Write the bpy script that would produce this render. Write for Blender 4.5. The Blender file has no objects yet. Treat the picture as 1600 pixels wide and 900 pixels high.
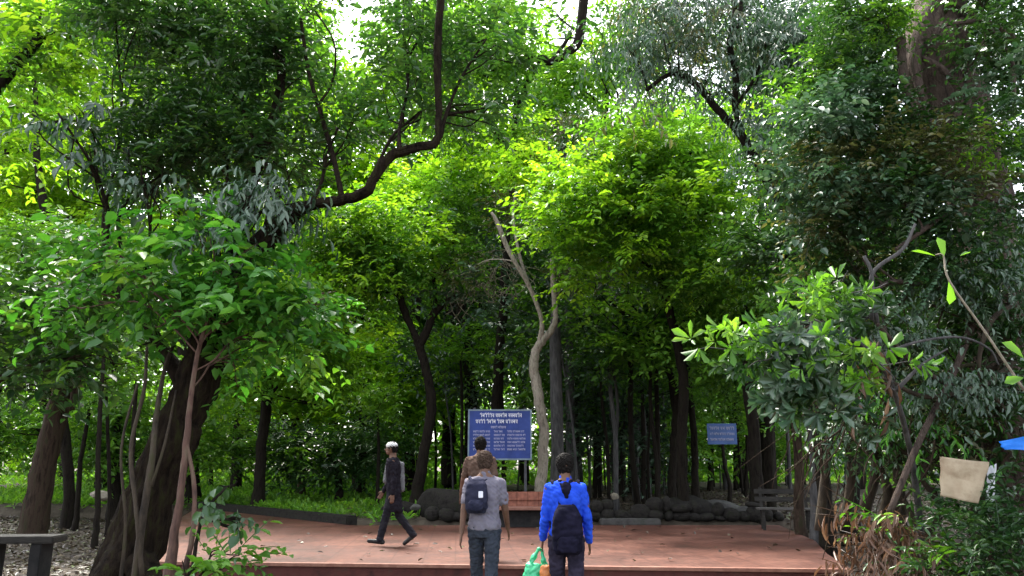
import bpy, bmesh, math, random
import numpy as np
from mathutils import Vector, Matrix
R = math.radians
rng = np.random.default_rng(11)
random.seed(5)
S = bpy.context.scene
COL = S.collection

# ------------------------------------------------------------------ camera, sky, sun, exposure
CAM_Z = 1.6; PITCH = R(13.0); FPX = 1200.0
cam_d = bpy.data.cameras.new('camera'); cam = bpy.data.objects.new('camera', cam_d); COL.objects.link(cam)
cam_d.sensor_width = 36; cam_d.lens = 27.0; cam_d.clip_start = 0.05; cam_d.clip_end = 3000
cam.location = (0, 0, CAM_Z); cam.rotation_euler = (R(90) + PITCH, 0, 0)
S.camera = cam
SUN_EL, SUN_AZ = R(58), R(-28)          # azimuth from +Y towards +X
w = bpy.data.worlds.new('World'); S.world = w; w.use_nodes = True
nt = w.node_tree; nt.nodes.clear()
sky = nt.nodes.new('ShaderNodeTexSky'); sky.sky_type = 'NISHITA'; sky.sun_disc = False
sky.sun_elevation = SUN_EL; sky.sun_rotation = SUN_AZ
sky.air_density = 1.0; sky.dust_density = 3.0; sky.ozone_density = 1.0
hs = nt.nodes.new('ShaderNodeHueSaturation'); hs.inputs['Saturation'].default_value = 0.35
bg = nt.nodes.new('ShaderNodeBackground'); bg.inputs['Strength'].default_value = 0.15
wo = nt.nodes.new('ShaderNodeOutputWorld')
nt.links.new(sky.outputs[0], hs.inputs['Color']); nt.links.new(hs.outputs[0], bg.inputs['Color']); nt.links.new(bg.outputs[0], wo.inputs[0])
sd = bpy.data.lights.new('sun', 'SUN'); sd.energy = 2.6; sd.angle = R(22); sd.color = (1, .96, .88)
sun = bpy.data.objects.new('sun', sd); COL.objects.link(sun)
_d = Vector((math.sin(SUN_AZ) * math.cos(SUN_EL), math.cos(SUN_AZ) * math.cos(SUN_EL), math.sin(SUN_EL)))
sun.rotation_euler = _d.to_track_quat('Z', 'Y').to_euler(); sun.location = (0, 0, 40)
S.view_settings.view_transform = 'Standard'; S.view_settings.look = 'None'
S.view_settings.gamma = 1; S.view_settings.use_curve_mapping = False
S.view_settings.exposure = 2.5
S.render.engine = 'CYCLES'
S.cycles.max_bounces = 6; S.cycles.diffuse_bounces = 4; S.cycles.transmission_bounces = 4; S.cycles.glossy_bounces = 2
S.cycles.use_denoising = True

# ------------------------------------------------------------------ helpers
def ray(px, py):
    x = (px - 800) / FPX; y = (450 - py) / FPX
    return np.array([x, math.cos(PITCH) - y * math.sin(PITCH), math.sin(PITCH) + y * math.cos(PITCH)])
def at(px, py, D):
    r = ray(px, py); return np.array([0, 0, CAM_Z]) + r * (D / r[1])
def on(px, py, z):
    r = ray(px, py); return np.array([0, 0, CAM_Z]) + r * ((z - CAM_Z) / r[2])
def mpp(px, py, D):                       # metres per photo pixel at that spot
    r = ray(px, py); return (D / r[1]) / FPX
def back(x):
    x = np.asarray(x, float)
    return np.where(x > -3.6, 17.9, np.where(x > -9.8, 17.9 + (-3.6 - x) * 1.13, 24.9))
def sstep(t):
    t = np.clip(t, 0, 1); return t * t * (3 - 2 * t)
def terrain(x, y):
    x = np.asarray(x, float); y = np.asarray(y, float)
    z = .40 * sstep((y - back(x)) / .5)
    right = sstep((x - 5.2) / 2.5) * .55 * sstep((y - 4) / 4)
    z = np.maximum(z, right)
    bump = .03 * np.sin(x * 1.7 + y * .6) + .025 * np.sin(y * 2.1 - x * .9)
    out = sstep((np.abs(x + .5) - 6) / 2) + sstep((y - 19) / 2)
    return z + bump * np.clip(out, 0, 1) - .01
def tz(x, y): return float(terrain(x, y))

def tag(o, label=None, cat=None, group=None, kind=None):
    if label: o['label'] = label
    if cat: o['category'] = cat
    if group: o['group'] = group
    if kind: o['kind'] = kind
    return o
def empty(name, loc=(0, 0, 0), rz=0, label=None, cat=None, group=None):
    o = bpy.data.objects.new(name, None); COL.objects.link(o); o.location = Vector([float(v) for v in loc]); o.rotation_euler.z = rz
    o.empty_display_size = .2
    return tag(o, label, cat, group)
class MB:
    def __init__(s): s.v = []; s.f = []; s.n = 0
    def add(s, v, f):
        v = np.asarray(v, float); s.v.append(v); s.f += [tuple(int(i) + s.n for i in q) for q in f]; s.n += len(v); return s
    def box(s, c, size, rz=0, rx=0, ry=0, bev=0):
        hx, hy, hz = [a / 2 for a in size]
        if bev:
            b = bev; vs = []; fs = []
            bm = bmesh.new(); bmesh.ops.create_cube(bm, size=1)
            for v in bm.verts: v.co = Vector((v.co.x * size[0], v.co.y * size[1], v.co.z * size[2]))
            bmesh.ops.bevel(bm, geom=bm.edges[:], offset=b, segments=2, affect='EDGES')
            bm.verts.index_update(); vs = np.array([v.co[:] for v in bm.verts]); fs = [[v.index for v in f.verts] for f in bm.faces]; bm.free()
        else:
            vs = np.array([(x, y, z) for x in (-hx, hx) for y in (-hy, hy) for z in (-hz, hz)])
            fs = [(0, 1, 3, 2), (4, 6, 7, 5), (0, 4, 5, 1), (2, 3, 7, 6), (0, 2, 6, 4), (1, 5, 7, 3)]
        M = np.array(Matrix.Rotation(rz, 3, 'Z') @ Matrix.Rotation(ry, 3, 'Y') @ Matrix.Rotation(rx, 3, 'X'))
        return s.add(vs @ M.T + np.array(c), fs)
    def tube(s, pts, rad, n=8, jit=0.0, cap=True):
        P = np.asarray(pts, float); r = np.asarray(rad, float)
        T = np.gradient(P, axis=0); T /= np.linalg.norm(T, axis=1)[:, None] + 1e-9
        ref = np.array([.31, .83, .1]) if abs(T[0][2]) > .6 else np.array([0, 0, 1.])
        vs = []
        a0 = np.linspace(0, 2 * np.pi, n, endpoint=False)
        ph = rng.uniform(0, 6.28, 3)
        for i in range(len(P)):
            u = np.cross(T[i], ref); u /= np.linalg.norm(u) + 1e-9; v = np.cross(T[i], u)
            rr = r[i] * (1 + jit * (np.sin(a0 * 3 + ph[0] + i * .15) * .6 + np.sin(a0 * 5 + ph[1] - i * .3) * .4 + rng.uniform(-.4, .4, n)))
            if n >= 18: rr = rr * (1 + .07 * (np.abs(np.sin(a0 * 6 + ph[2] + .5 * np.sin(i * .35))) - .6) + .035 * np.sin(a0 * 15 + ph[1] + i * .2)) * (1 + .04 * math.sin(i * .8 + ph[0]))
            vs.append(P[i] + (np.cos(a0) * rr)[:, None] * u + (np.sin(a0) * rr)[:, None] * v)
        vs = np.concatenate(vs); m = len(P)
        fs = [(i * n + j, i * n + (j + 1) % n, (i + 1) * n + (j + 1) % n, (i + 1) * n + j) for i in range(m - 1) for j in range(n)]
        if cap:
            fs.append(tuple(range(n - 1, -1, -1))); fs.append(tuple((m - 1) * n + j for j in range(n)))
        return s.add(vs, fs)
    def ell(s, c, rad, n=16, m=10, M=None):
        vs = [(0, 0, 1)]
        for i in range(1, m):
            t = math.pi * i / m
            for j in range(n):
                a = 2 * math.pi * j / n; vs.append((math.sin(t) * math.cos(a), math.sin(t) * math.sin(a), math.cos(t)))
        vs.append((0, 0, -1)); vs = np.array(vs) * np.array(rad)
        if M is not None: vs = vs @ np.array(M).T
        fs = [(0, 1 + j, 1 + (j + 1) % n) for j in range(n)]
        for i in range(m - 2):
            b = 1 + i * n
            fs += [(b + j, b + n + j, b + n + (j + 1) % n, b + (j + 1) % n) for j in range(n)]
        b = 1 + (m - 2) * n; L = len(vs) - 1
        fs += [(b + j, L, b + (j + 1) % n) for j in range(n)]
        return s.add(vs + np.array(c), fs)
    def caps(s, p0, r0, p1, r1, n=14):    # tapered capsule
        p0 = np.array(p0, float); p1 = np.array(p1, float); d = p1 - p0; L = np.linalg.norm(d) + 1e-9; d /= L
        pts = []; rr = []
        for a in (80, 60, 35, 12): pts.append(p0 - d * r0 * math.sin(R(a))); rr.append(r0 * math.cos(R(a)))
        pts.append(p0); rr.append(r0); pts.append(p1); rr.append(r1)
        for a in (12, 35, 60, 80): pts.append(p1 + d * r1 * math.sin(R(a))); rr.append(r1 * math.cos(R(a)))
        return s._loft_dir(pts, rr, d, n)
    def _loft_dir(s, pts, rr, d, n):
        ref = np.array([0, 1, 0.]) if abs(d[1]) < .8 else np.array([1., 0, 0])
        u = np.cross(d, ref); u /= np.linalg.norm(u); v = np.cross(d, u); a = np.linspace(0, 2 * np.pi, n, endpoint=False)
        vs = np.concatenate([p + (np.cos(a) * r)[:, None] * u + (np.sin(a) * r)[:, None] * v for p, r in zip(pts, rr)])
        m = len(pts)
        fs = [(i * n + j, i * n + (j + 1) % n, (i + 1) * n + (j + 1) % n, (i + 1) * n + j) for i in range(m - 1) for j in range(n)]
        fs.append(tuple(range(n - 1, -1, -1))); fs.append(tuple((m - 1) * n + j for j in range(n)))
        return s.add(vs, fs)
    def loftz(s, secs, n=20, sq=2.0):     # (x,y,z,rx,ry) elliptic sections, bottom to top
        a = np.linspace(0, 2 * np.pi, n, endpoint=False); vs = []
        ca = np.sign(np.cos(a)) * np.abs(np.cos(a)) ** (2 / sq); sa = np.sign(np.sin(a)) * np.abs(np.sin(a)) ** (2 / sq)
        for (x, y, z, rx, ry) in secs: vs.append(np.stack([x + ca * rx, y + sa * ry, np.full(n, z)], 1))
        vs = np.concatenate(vs); m = len(secs)
        fs = [(i * n + j, i * n + (j + 1) % n, (i + 1) * n + (j + 1) % n, (i + 1) * n + j) for i in range(m - 1) for j in range(n)]
        fs.append(tuple(range(n - 1, -1, -1))); fs.append(tuple((m - 1) * n + j for j in range(n)))
        return s.add(vs, fs)
    def build(s, name, mat, parent=None, smooth=False):
        me = bpy.data.meshes.new(name); me.from_pydata(np.concatenate(s.v).tolist(), [], s.f); me.update()
        o = bpy.data.objects.new(name, me); COL.objects.link(o)
        if mat: me.materials.append(mat)
        if smooth: me.polygons.foreach_set('use_smooth', [True] * len(me.polygons))
        if parent: o.parent = parent
        return o
def catmull(P, k=5):
    P = np.asarray(P, float); Q = np.vstack([2 * P[0] - P[1], P, 2 * P[-1] - P[-2]]); out = []
    for i in range(1, len(Q) - 2):
        for t in np.linspace(0, 1, k, endpoint=False):
            out.append(.5 * (2 * Q[i] + (Q[i + 1] - Q[i - 1]) * t + (2 * Q[i - 1] - 5 * Q[i] + 4 * Q[i + 1] - Q[i + 2]) * t * t + (3 * Q[i] - Q[i - 1] - 3 * Q[i + 1] + Q[i + 2]) * t ** 3))
    out.append(P[-1]); return np.array(out)

# ------------------------------------------------------------------ materials
MC = {}
def newmat(name):
    m = bpy.data.materials.new(name); m.use_nodes = True; m.node_tree.nodes.clear(); return m, m.node_tree
def N(nt, t, **k):
    n = nt.nodes.new(t)
    for a, b in k.items():
        if a in n.inputs: n.inputs[a].default_value = b
        else: setattr(n, a, b)
    return n
def ramp(nt, stops):
    r = nt.nodes.new('ShaderNodeValToRGB'); e = r.color_ramp.elements
    while len(e) < len(stops): e.new(.5)
    for i, (p, c) in enumerate(stops): e[i].position = p; e[i].color = (*c, 1)
    return r
def leafmat(name, cols, trans=.42, rough=.42, spec=.45, tsat=None):
    m, nt = newmat(name); L = nt.links.new
    a = N(nt, 'ShaderNodeAttribute'); a.attribute_name = 'tint'
    n = len(cols); r = ramp(nt, [(i / (n - 1), c) for i, c in enumerate(cols)]); L(a.outputs['Fac'], r.inputs[0])
    geo = N(nt, 'ShaderNodeTexCoord'); nz = N(nt, 'ShaderNodeTexNoise'); nz.inputs['Scale'].default_value = .55; L(geo.outputs['Object'], nz.inputs['Vector'])
    hsv = N(nt, 'ShaderNodeHueSaturation'); mr = N(nt, 'ShaderNodeMapRange'); mr.inputs[1].default_value = .3; mr.inputs[2].default_value = .7; mr.inputs[3].default_value = .72; mr.inputs[4].default_value = 1.3
    L(nz.outputs['Fac'], mr.inputs[0]); L(mr.outputs[0], hsv.inputs['Value']); L(r.outputs[0], hsv.inputs['Color'])
    p = N(nt, 'ShaderNodeBsdfPrincipled'); p.inputs['Roughness'].default_value = rough; p.inputs['Specular IOR Level'].default_value = spec
    L(hsv.outputs[0], p.inputs['Base Color'])
    t = N(nt, 'ShaderNodeBsdfTranslucent'); g = N(nt, 'ShaderNodeMix', data_type='RGBA', blend_type='MULTIPLY')
    g.inputs[0].default_value = 1; g.inputs[7].default_value = (*(tsat or (1.45, 1.4, .6)), 1); L(hsv.outputs[0], g.inputs[6]); L(g.outputs[2], t.inputs[0])
    mx = N(nt, 'ShaderNodeMixShader'); mx.inputs[0].default_value = trans; L(p.outputs[0], mx.inputs[1]); L(t.outputs[0], mx.inputs[2])
    o = N(nt, 'ShaderNodeOutputMaterial'); L(mx.outputs[0], o.inputs[0]); return m
def surf(name, c1, c2, scale=6, rough=.8, bump=.3, stretch=(1, 1, 1), detail=6, bdist=.03, spec=.3, c3=None, rr=None):
    m, nt = newmat(name); L = nt.links.new
    tc = N(nt, 'ShaderNodeTexCoord'); mp = N(nt, 'ShaderNodeMapping'); mp.inputs['Scale'].default_value = stretch; L(tc.outputs['Object'], mp.inputs[0])
    nz = N(nt, 'ShaderNodeTexNoise'); nz.inputs['Scale'].default_value = scale; nz.inputs['Detail'].default_value = detail; nz.inputs['Roughness'].default_value = .65; L(mp.outputs[0], nz.inputs['Vector'])
    st = [(.32, c1), (.66, c2)] if c3 is None else [(.3, c1), (.52, c2), (.7, c3)]
    r = ramp(nt, st); L(nz.outputs['Fac'], r.inputs[0])
    p = N(nt, 'ShaderNodeBsdfPrincipled'); p.inputs['Roughness'].default_value = rough; p.inputs['Specular IOR Level'].default_value = spec; L(r.outputs[0], p.inputs['Base Color'])
    if rr:
        n2 = N(nt, 'ShaderNodeTexNoise'); n2.inputs['Scale'].default_value = scale * .4; L(tc.outputs['Object'], n2.inputs['Vector'])
        m2 = N(nt, 'ShaderNodeMapRange'); m2.inputs[1].default_value = .35; m2.inputs[2].default_value = .65; m2.inputs[3].default_value = rr[0]; m2.inputs[4].default_value = rr[1]
        L(n2.outputs['Fac'], m2.inputs[0]); L(m2.outputs[0], p.inputs['Roughness'])
    b = N(nt, 'ShaderNodeBump'); b.inputs['Strength'].default_value = bump; b.inputs['Distance'].default_value = bdist; L(nz.outputs['Fac'], b.inputs['Height']); L(b.outputs[0], p.inputs['Normal'])
    o = N(nt, 'ShaderNodeOutputMaterial'); L(p.outputs[0], o.inputs[0]); return m

# foliage palettes
M_YEL = leafmat('leaf_yellow_green', [(.09, .22, .012), (.14, .31, .016), (.21, .39, .025), (.30, .44, .05)], trans=.55)
M_BRI = leafmat('leaf_bright_green', [(.05, .15, .016), (.085, .22, .022), (.13, .29, .03), (.22, .37, .06)], trans=.5)
M_MID = leafmat('leaf_mid_green', [(.03, .10, .012), (.06, .17, .016), (.10, .24, .025), (.20, .34, .07)], trans=.42)
M_EMR = leafmat('leaf_emerald', [(.025, .10, .014), (.045, .17, .022), (.075, .23, .03), (.15, .31, .07)], trans=.45, tsat=(1.3, 1.4, .6))
M_DRK = leafmat('leaf_dark_green', [(.012, .045, .010), (.02, .07, .015), (.035, .095, .02), (.06, .12, .035)], trans=.3, rough=.36, spec=.6)
M_BLU = leafmat('leaf_blue_green', [(.02, .05, .025), (.035, .08, .04), (.06, .11, .06), (.13, .18, .12)], trans=.22, rough=.32, spec=.7, tsat=(1, 1.2, .8))
M_OLV = leafmat('leaf_olive', [(.035, .05, .02), (.06, .075, .03), (.09, .10, .04), (.14, .12, .07)], trans=.3)
M_BRN = leafmat('leaf_dry_brown', [(.05, .03, .02), (.10, .055, .035), (.16, .09, .06), (.22, .15, .10)], trans=.25, tsat=(1.2, 1, .7))
M_LIT = leafmat('leaf_litter', [(.035, .025, .018), (.07, .05, .035), (.12, .09, .06), (.10, .13, .05)], trans=.1, tsat=(1, 1, .7))
B_DRK = surf('bark_dark', (.004, .0035, .003), (.018, .014, .011), 7, .95, 1.0, (2.5, 2.5, .6), bdist=.06, spec=.08, c3=(.012, .014, .007))
B_BRN = surf('bark_brown', (.010, .007, .005), (.048, .032, .023), 6, .95, 1.0, (2.5, 2.5, .5), bdist=.06, c3=(.028, .032, .015), spec=.1)
B_RED = surf('bark_reddish', (.02, .011, .009), (.085, .045, .033), 5, .85, .8, (2, 2, .6), bdist=.04, c3=(.10, .08, .05))
B_PAL = surf('bark_pale', (.08, .068, .052), (.28, .24, .19), 8, .9, .9, (1.8, 1.8, .6), bdist=.05, c3=(.14, .14, .09))
B_GRY = surf('bark_grey', (.022, .021, .022), (.085, .08, .078), 7, .9, .7, (2.2, 2.2, .5), bdist=.03)
B_LEAN = surf('bark_leaning', (.003, .0025, .002), (.020, .014, .010), 7, .95, 1.0, (2.2, 2.2, .6), bdist=.10, c3=(.026, .027, .010), spec=.06)
B_MOS = surf('bark_mossy', (.012, .009, .007), (.045, .033, .022), 4, .95, .9, (1.8, 1.8, .7), bdist=.06, c3=(.028, .032, .010))

# ------------------------------------------------------------------ foliage generator
def nrm(a): return a / (np.linalg.norm(a, axis=-1, keepdims=True) + 1e-9)
def leaf_mesh(base, ax, nm, Ln, Wd, curl=.12, ob=False):
    ax = nrm(ax); side = nrm(np.cross(ax, nm)); nm = np.cross(side, ax)
    L = Ln[:, None]; W = Wd[:, None]
    a1, w1, a2, w2 = (.36, .30, .78, .50) if ob else (.28, .46, .68, .38)
    p = [base, base + ax * L * a1 + side * W * w1 + nm * W * .16, base + ax * L * a2 + side * W * w2 + nm * W * .10,
         base + ax * L - nm * L * curl, base + ax * L * a2 - side * W * w2 + nm * W * .10, base + ax * L * a1 - side * W * w1 + nm * W * .16]
    return np.stack(p, 1).reshape(-1, 3)
def foliage_obj(name, V, tint, mat, parent=None):
    n = len(V) // 6
    me = bpy.data.meshes.new(name); me.vertices.add(n * 6); me.loops.add(n * 8); me.polygons.add(n * 2)
    me.vertices.foreach_set('co', V.astype(np.float32).ravel())
    idx = (np.arange(n)[:, None] * 6 + np.array([0, 1, 2, 3, 0, 3, 4, 5])[None]).ravel()
    me.loops.foreach_set('vertex_index', idx.astype(np.int32))
    me.polygons.foreach_set('loop_start', (np.arange(n * 2) * 4).astype(np.int32))
    a = me.attributes.new('tint', 'FLOAT', 'POINT'); a.data.foreach_set('value', np.repeat(tint, 6).astype(np.float32))
    me.update(calc_edges=True); me.materials.append(mat)
    o = bpy.data.objects.new(name, me); COL.objects.link(o)
    if parent: o.parent = parent
    return o
NLEAF = [0]
COV = 1.65
def sprays(C, Dv, L, ll, lw, mode, step=.55):
    """C (n,3) spray bases, Dv (n,3) directions. returns verts, tint"""
    n = len(C); up = np.array([0, 0, 1.])
    Dv = nrm(Dv); st = rng.uniform(0, 1, n); k = n * L
    j = np.tile(np.arange(L), n); Cb = np.repeat(C, L, 0); D = np.repeat(Dv, L, 0); sc = np.repeat(rng.uniform(.7, 1.25, n), L)
    sgn = np.where(j % 2 == 0, 1., -1.)[:, None]
    pl = nrm(rng.normal(0, .28, (n, 3)) + up); pl = np.repeat(pl, L, 0)
    side = nrm(np.cross(D, pl))
    if mode == 'alt':
        t = ((j + rng.uniform(.2, .8, k)) * step * ll)[:, None] * sc[:, None]
        b = Cb + D * t - up * (t ** 2) * (.10 / ll / L * 2)
        ax = D * rng.uniform(.25, .8, (k, 1)) + side * sgn * .85 + rng.normal(0, .22, (k, 3)) - up * .18
        nm = pl + rng.normal(0, .33, (k, 3))
    elif mode == 'hang':
        t = ((j + rng.uniform(.2, .8, k)) * step * ll)[:, None] * sc[:, None]
        b = Cb + D * t - up * (t ** 2) * (.5 / (L * ll * step))
        ax = D * .3 + side * sgn * .55 + rng.normal(0, .22, (k, 3)) - up * 1.0
        nm = side * sgn * .2 + D * .8 + pl * .5 + rng.normal(0, .4, (k, 3))
    elif mode == 'rosette':
        ang = j * 2.4 + np.repeat(st * 6.28, L); s2 = nrm(np.cross(D, side))
        rad = side * np.cos(ang)[:, None] + s2 * np.sin(ang)[:, None]
        b = Cb + D * (j[:, None] / L) * ll * .35 + rad * ll * .08
        ax = rad * rng.uniform(.7, 1.05, (k, 1)) + D * (rng.uniform(.1, .7, (k, 1)) + .9 * (j[:, None] / L)) - up * .12 + rng.normal(0, .16, (k, 3))
        nm = D * 1.0 - rad * .4 + rng.normal(0, .12, (k, 3))
    elif mode == 'fern':
        u = (j // 2) / (L / 2.); t = u * ll * 8
        b = Cb + D * t[:, None] * sc[:, None] - up * (t[:, None] ** 2) * .45 / (ll * 8)
        ax = side * sgn + D * .35 + rng.normal(0, .04, (k, 3)) - up * (.1 + .2 * u[:, None]); nm = pl + rng.normal(0, .06, (k, 3))
        sc = sc * (np.sin(np.pi * np.clip(u * .85 + .15, 0, 1)) + .15)
    l = ll * sc * rng.uniform(.6, 1.35, k)
    V = leaf_mesh(b, ax, nm, l, lw * (l / ll) * rng.uniform(.75, 1.2, k), curl=.06 if mode == 'fern' else .16, ob=mode == 'rosette')
    tint = np.clip(np.repeat(st, L) * .55 + rng.uniform(0, 1, k) * .45, 0, 1)
    if mode in ('alt', 'hang', 'fern'):
        f = 8. if mode == 'fern' else L * step; s0 = sc[::L] if mode != 'fern' else 1.0 + 0 * st
        dr = {'alt': .10, 'hang': .35, 'fern': .40}[mode]
        V = np.concatenate([V, leaf_mesh(C, Dv - up * dr * (.6 if mode == 'alt' else .9), pl[::L], ll * f * s0, np.full(n, .012 if mode != 'fern' else .014), curl=.02)]); tint = np.concatenate([tint, np.zeros(n)])
    NLEAF[0] += k
    return V, tint
def blob_sprays(b, ll, lw, L, mode, droop=.1, flat=.62, subs=12, clump=.38):
    px, py, rx, ry, D = b[:5]; cov = b[5] if len(b) > 5 else 3.0
    c = at(px, py, D); m = mpp(px, py, D); rad = np.array([rx * m, rx * m * .75, ry * m])
    area = math.pi * rad[0] * rad[2]; n = int(COV * cov * area / (.62 * ll * lw) / L) + 2
    q = rng.normal(0, 1, (subs, 3)); q = nrm(q) * (rng.uniform(0, 1, (subs, 1)) ** .45) * .78
    sub = c + q * rad
    sr = rad.mean() * clump * rng.uniform(.75, 1.35, subs); wgt = sr ** 2; pick = rng.choice(subs, n, p=wgt / wgt.sum())
    d = nrm(rng.normal(0, 1, (n, 3))); d[:, 2] = np.abs(d[:, 2]) * np.where(rng.random(n) < .72, 1, -1)
    r_ = (rng.uniform(0, 1, (n, 1)) ** .4)
    r_ = np.where(rng.random((n, 1)) < .16, r_ * rng.uniform(1.1, 1.9, (n, 1)), r_)
    off = d * r_ * sr[pick][:, None] * np.array([1.15, 1.15, flat])
    C = sub[pick] + off
    Dv = d * np.array([1, 1, .45]) + nrm(off + q[pick] * rad * .4) * .35 + rng.normal(0, .25, (n, 3)) - np.array([0, 0, droop])
    return C, Dv, sub, c
def add_crown(name, blobs, mat, parent, ll, lw, L=9, mode='alt', droop=.1, subs=12, clump=.38, flat=.62, step=.55):
    Vs = []; Ts = []; hubs = []
    for b in blobs:
        C, Dv, sub, c = blob_sprays(b, ll, lw, L, mode, droop, flat, subs, clump)
        V, t = sprays(C, Dv, L, ll, lw, mode, step); Vs.append(V); Ts.append(t); hubs.append((c, sub))
    o = foliage_obj(name, np.concatenate(Vs), np.concatenate(Ts), mat, parent)
    return o, hubs
def add_limbs(mb, trunkP, trunkR, hubs, r0=.05, twigs=5, n=6, wob=.12, r_end=.008):
    for c, sub in hubs:
        d = np.linalg.norm(trunkP - (c - np.array([0, 0, .25 * np.linalg.norm(c - trunkP[-1])])), axis=1)
        k = int(np.argmin(d)); a = trunkP[k]; L = np.linalg.norm(c - a)
        if L < .05: continue
        rs = min(r0, trunkR[k] * .75)
        mid = (a + c) / 2 + rng.normal(0, wob, 3) * L * .5 + np.array([0, 0, .08 * L])
        P = catmull([a, a * .65 + mid * .35 + rng.normal(0, .03, 3) * L, mid, c + rng.normal(0, .04, 3) * L], 5)
        mb.tube(P, np.linspace(rs, max(rs * .45, r_end), len(P)), n, .12)
        for s_ in sub[:twigs]:
            i = int(rng.integers(len(P) // 2, len(P))); p0 = P[i]; l2 = np.linalg.norm(s_ - p0)
            Q = catmull([p0, (p0 + s_) / 2 + rng.normal(0, .14, 3) * l2, s_, s_ + (s_ - p0) * .25 + rng.normal(0, .05, 3) * l2], 4)
            mb.tube(Q, np.linspace(max(rs * .42, r_end), r_end * .5, len(Q)), 5, .05)
def px_path(pts):                          # (px,py,D,r_px) -> world points, radii
    P = np.array([at(p[0], p[1], p[2]) for p in pts]); r = np.array([p[3] * mpp(p[0], p[1], p[2]) for p in pts]); return P, r
def smooth_path(P, r, k=6):
    Q = catmull(P, k); rr = np.interp(np.linspace(0, len(P) - 1, len(Q)), np.arange(len(P)), r); return Q, rr
def tree(name, label, trunk, bark, crowns, cat='tree', group=None, extra=(), r0=.06, twigs=5, tn=12, jit=.09, flare=1.5, wob=.012, ground=True):
    """trunk: px path base first. crowns: list of dict(blobs, mat, ll, lw, ...)"""
    P, r = px_path(trunk)
    if ground:
        g = tz(P[0][0], P[0][1]); base = np.array([P[0][0] + (P[0][0] - P[1][0]) * .1, P[0][1], g - .15])
        if P[0][2] > g + .1: P = np.vstack([base, P]); r = np.concatenate([[r[0] * flare], r])
        else: P[0][2] = g - .15; r[0] *= flare
    t = empty(name, (P[0][0], P[0][1], P[0][2]), 0, label, cat, group)
    o0 = np.array([P[0][0], P[0][1], P[0][2]])
    Q, rr = smooth_path(P, r); Q[1:] += rng.normal(0, wob, (len(Q) - 1, 3)) * np.minimum(rr[1:, None] * 8, 1)
    mb = MB(); mb.tube(Q, rr, tn, jit)
    for e in extra:
        EP, er = px_path(e); EQ, eR = smooth_path(EP, er); mb.tube(EQ, eR, 8, jit)
        Q = np.vstack([Q, EQ]); rr = np.concatenate([rr, eR])
    for cdef in crowns:
        cd = dict(cdef); bl = cd.pop('blobs'); m_ = cd.pop('mat'); nm_ = cd.pop('name', 'crown'); lim = cd.pop('limbs', True)
        o, hubs = add_crown(nm_, bl, m_, t, **cd); o.location = Vector(-o0)
        if lim: add_limbs(mb, Q, rr, hubs, r0, twigs)
    tr = mb.build('trunk', bark, t, True); tr.location = Vector(-o0)
    return t
def CR(mat, ll, lw, *blobs, **k):
    d = dict(mat=mat, ll=ll, lw=lw, blobs=list(blobs)); d.update(k); return d

# ------------------------------------------------------------------ setting: ground, platform
xs = np.concatenate([np.linspace(-400, -22, 14), np.linspace(-20, 20, 121), np.linspace(22, 400, 14)])
ys = np.concatenate([np.linspace(-60, -2, 8), np.linspace(0, 40, 134), np.linspace(42, 900, 22)])
X, Y = np.meshgrid(xs, ys); Z = terrain(X, Y)
inside = (X > -9.5) & (X < 5.6) & (Y > 10.5) & (Y < back(X) - .3)
nx = len(xs); g = MB(); g.add(np.stack([X.ravel(), Y.ravel(), Z.ravel()], 1), [(j * nx + i, j * nx + i + 1, (j + 1) * nx + i + 1, (j + 1) * nx + i) for j in range(len(ys) - 1) for i in range(nx - 1)])
M_SOIL = surf('soil', (.022, .017, .012), (.065, .05, .036), 3.5, .95, .8, c3=(.10, .085, .06), bdist=.05, detail=10)
tag(g.build('ground', M_SOIL, None, True), kind='structure')

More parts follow.
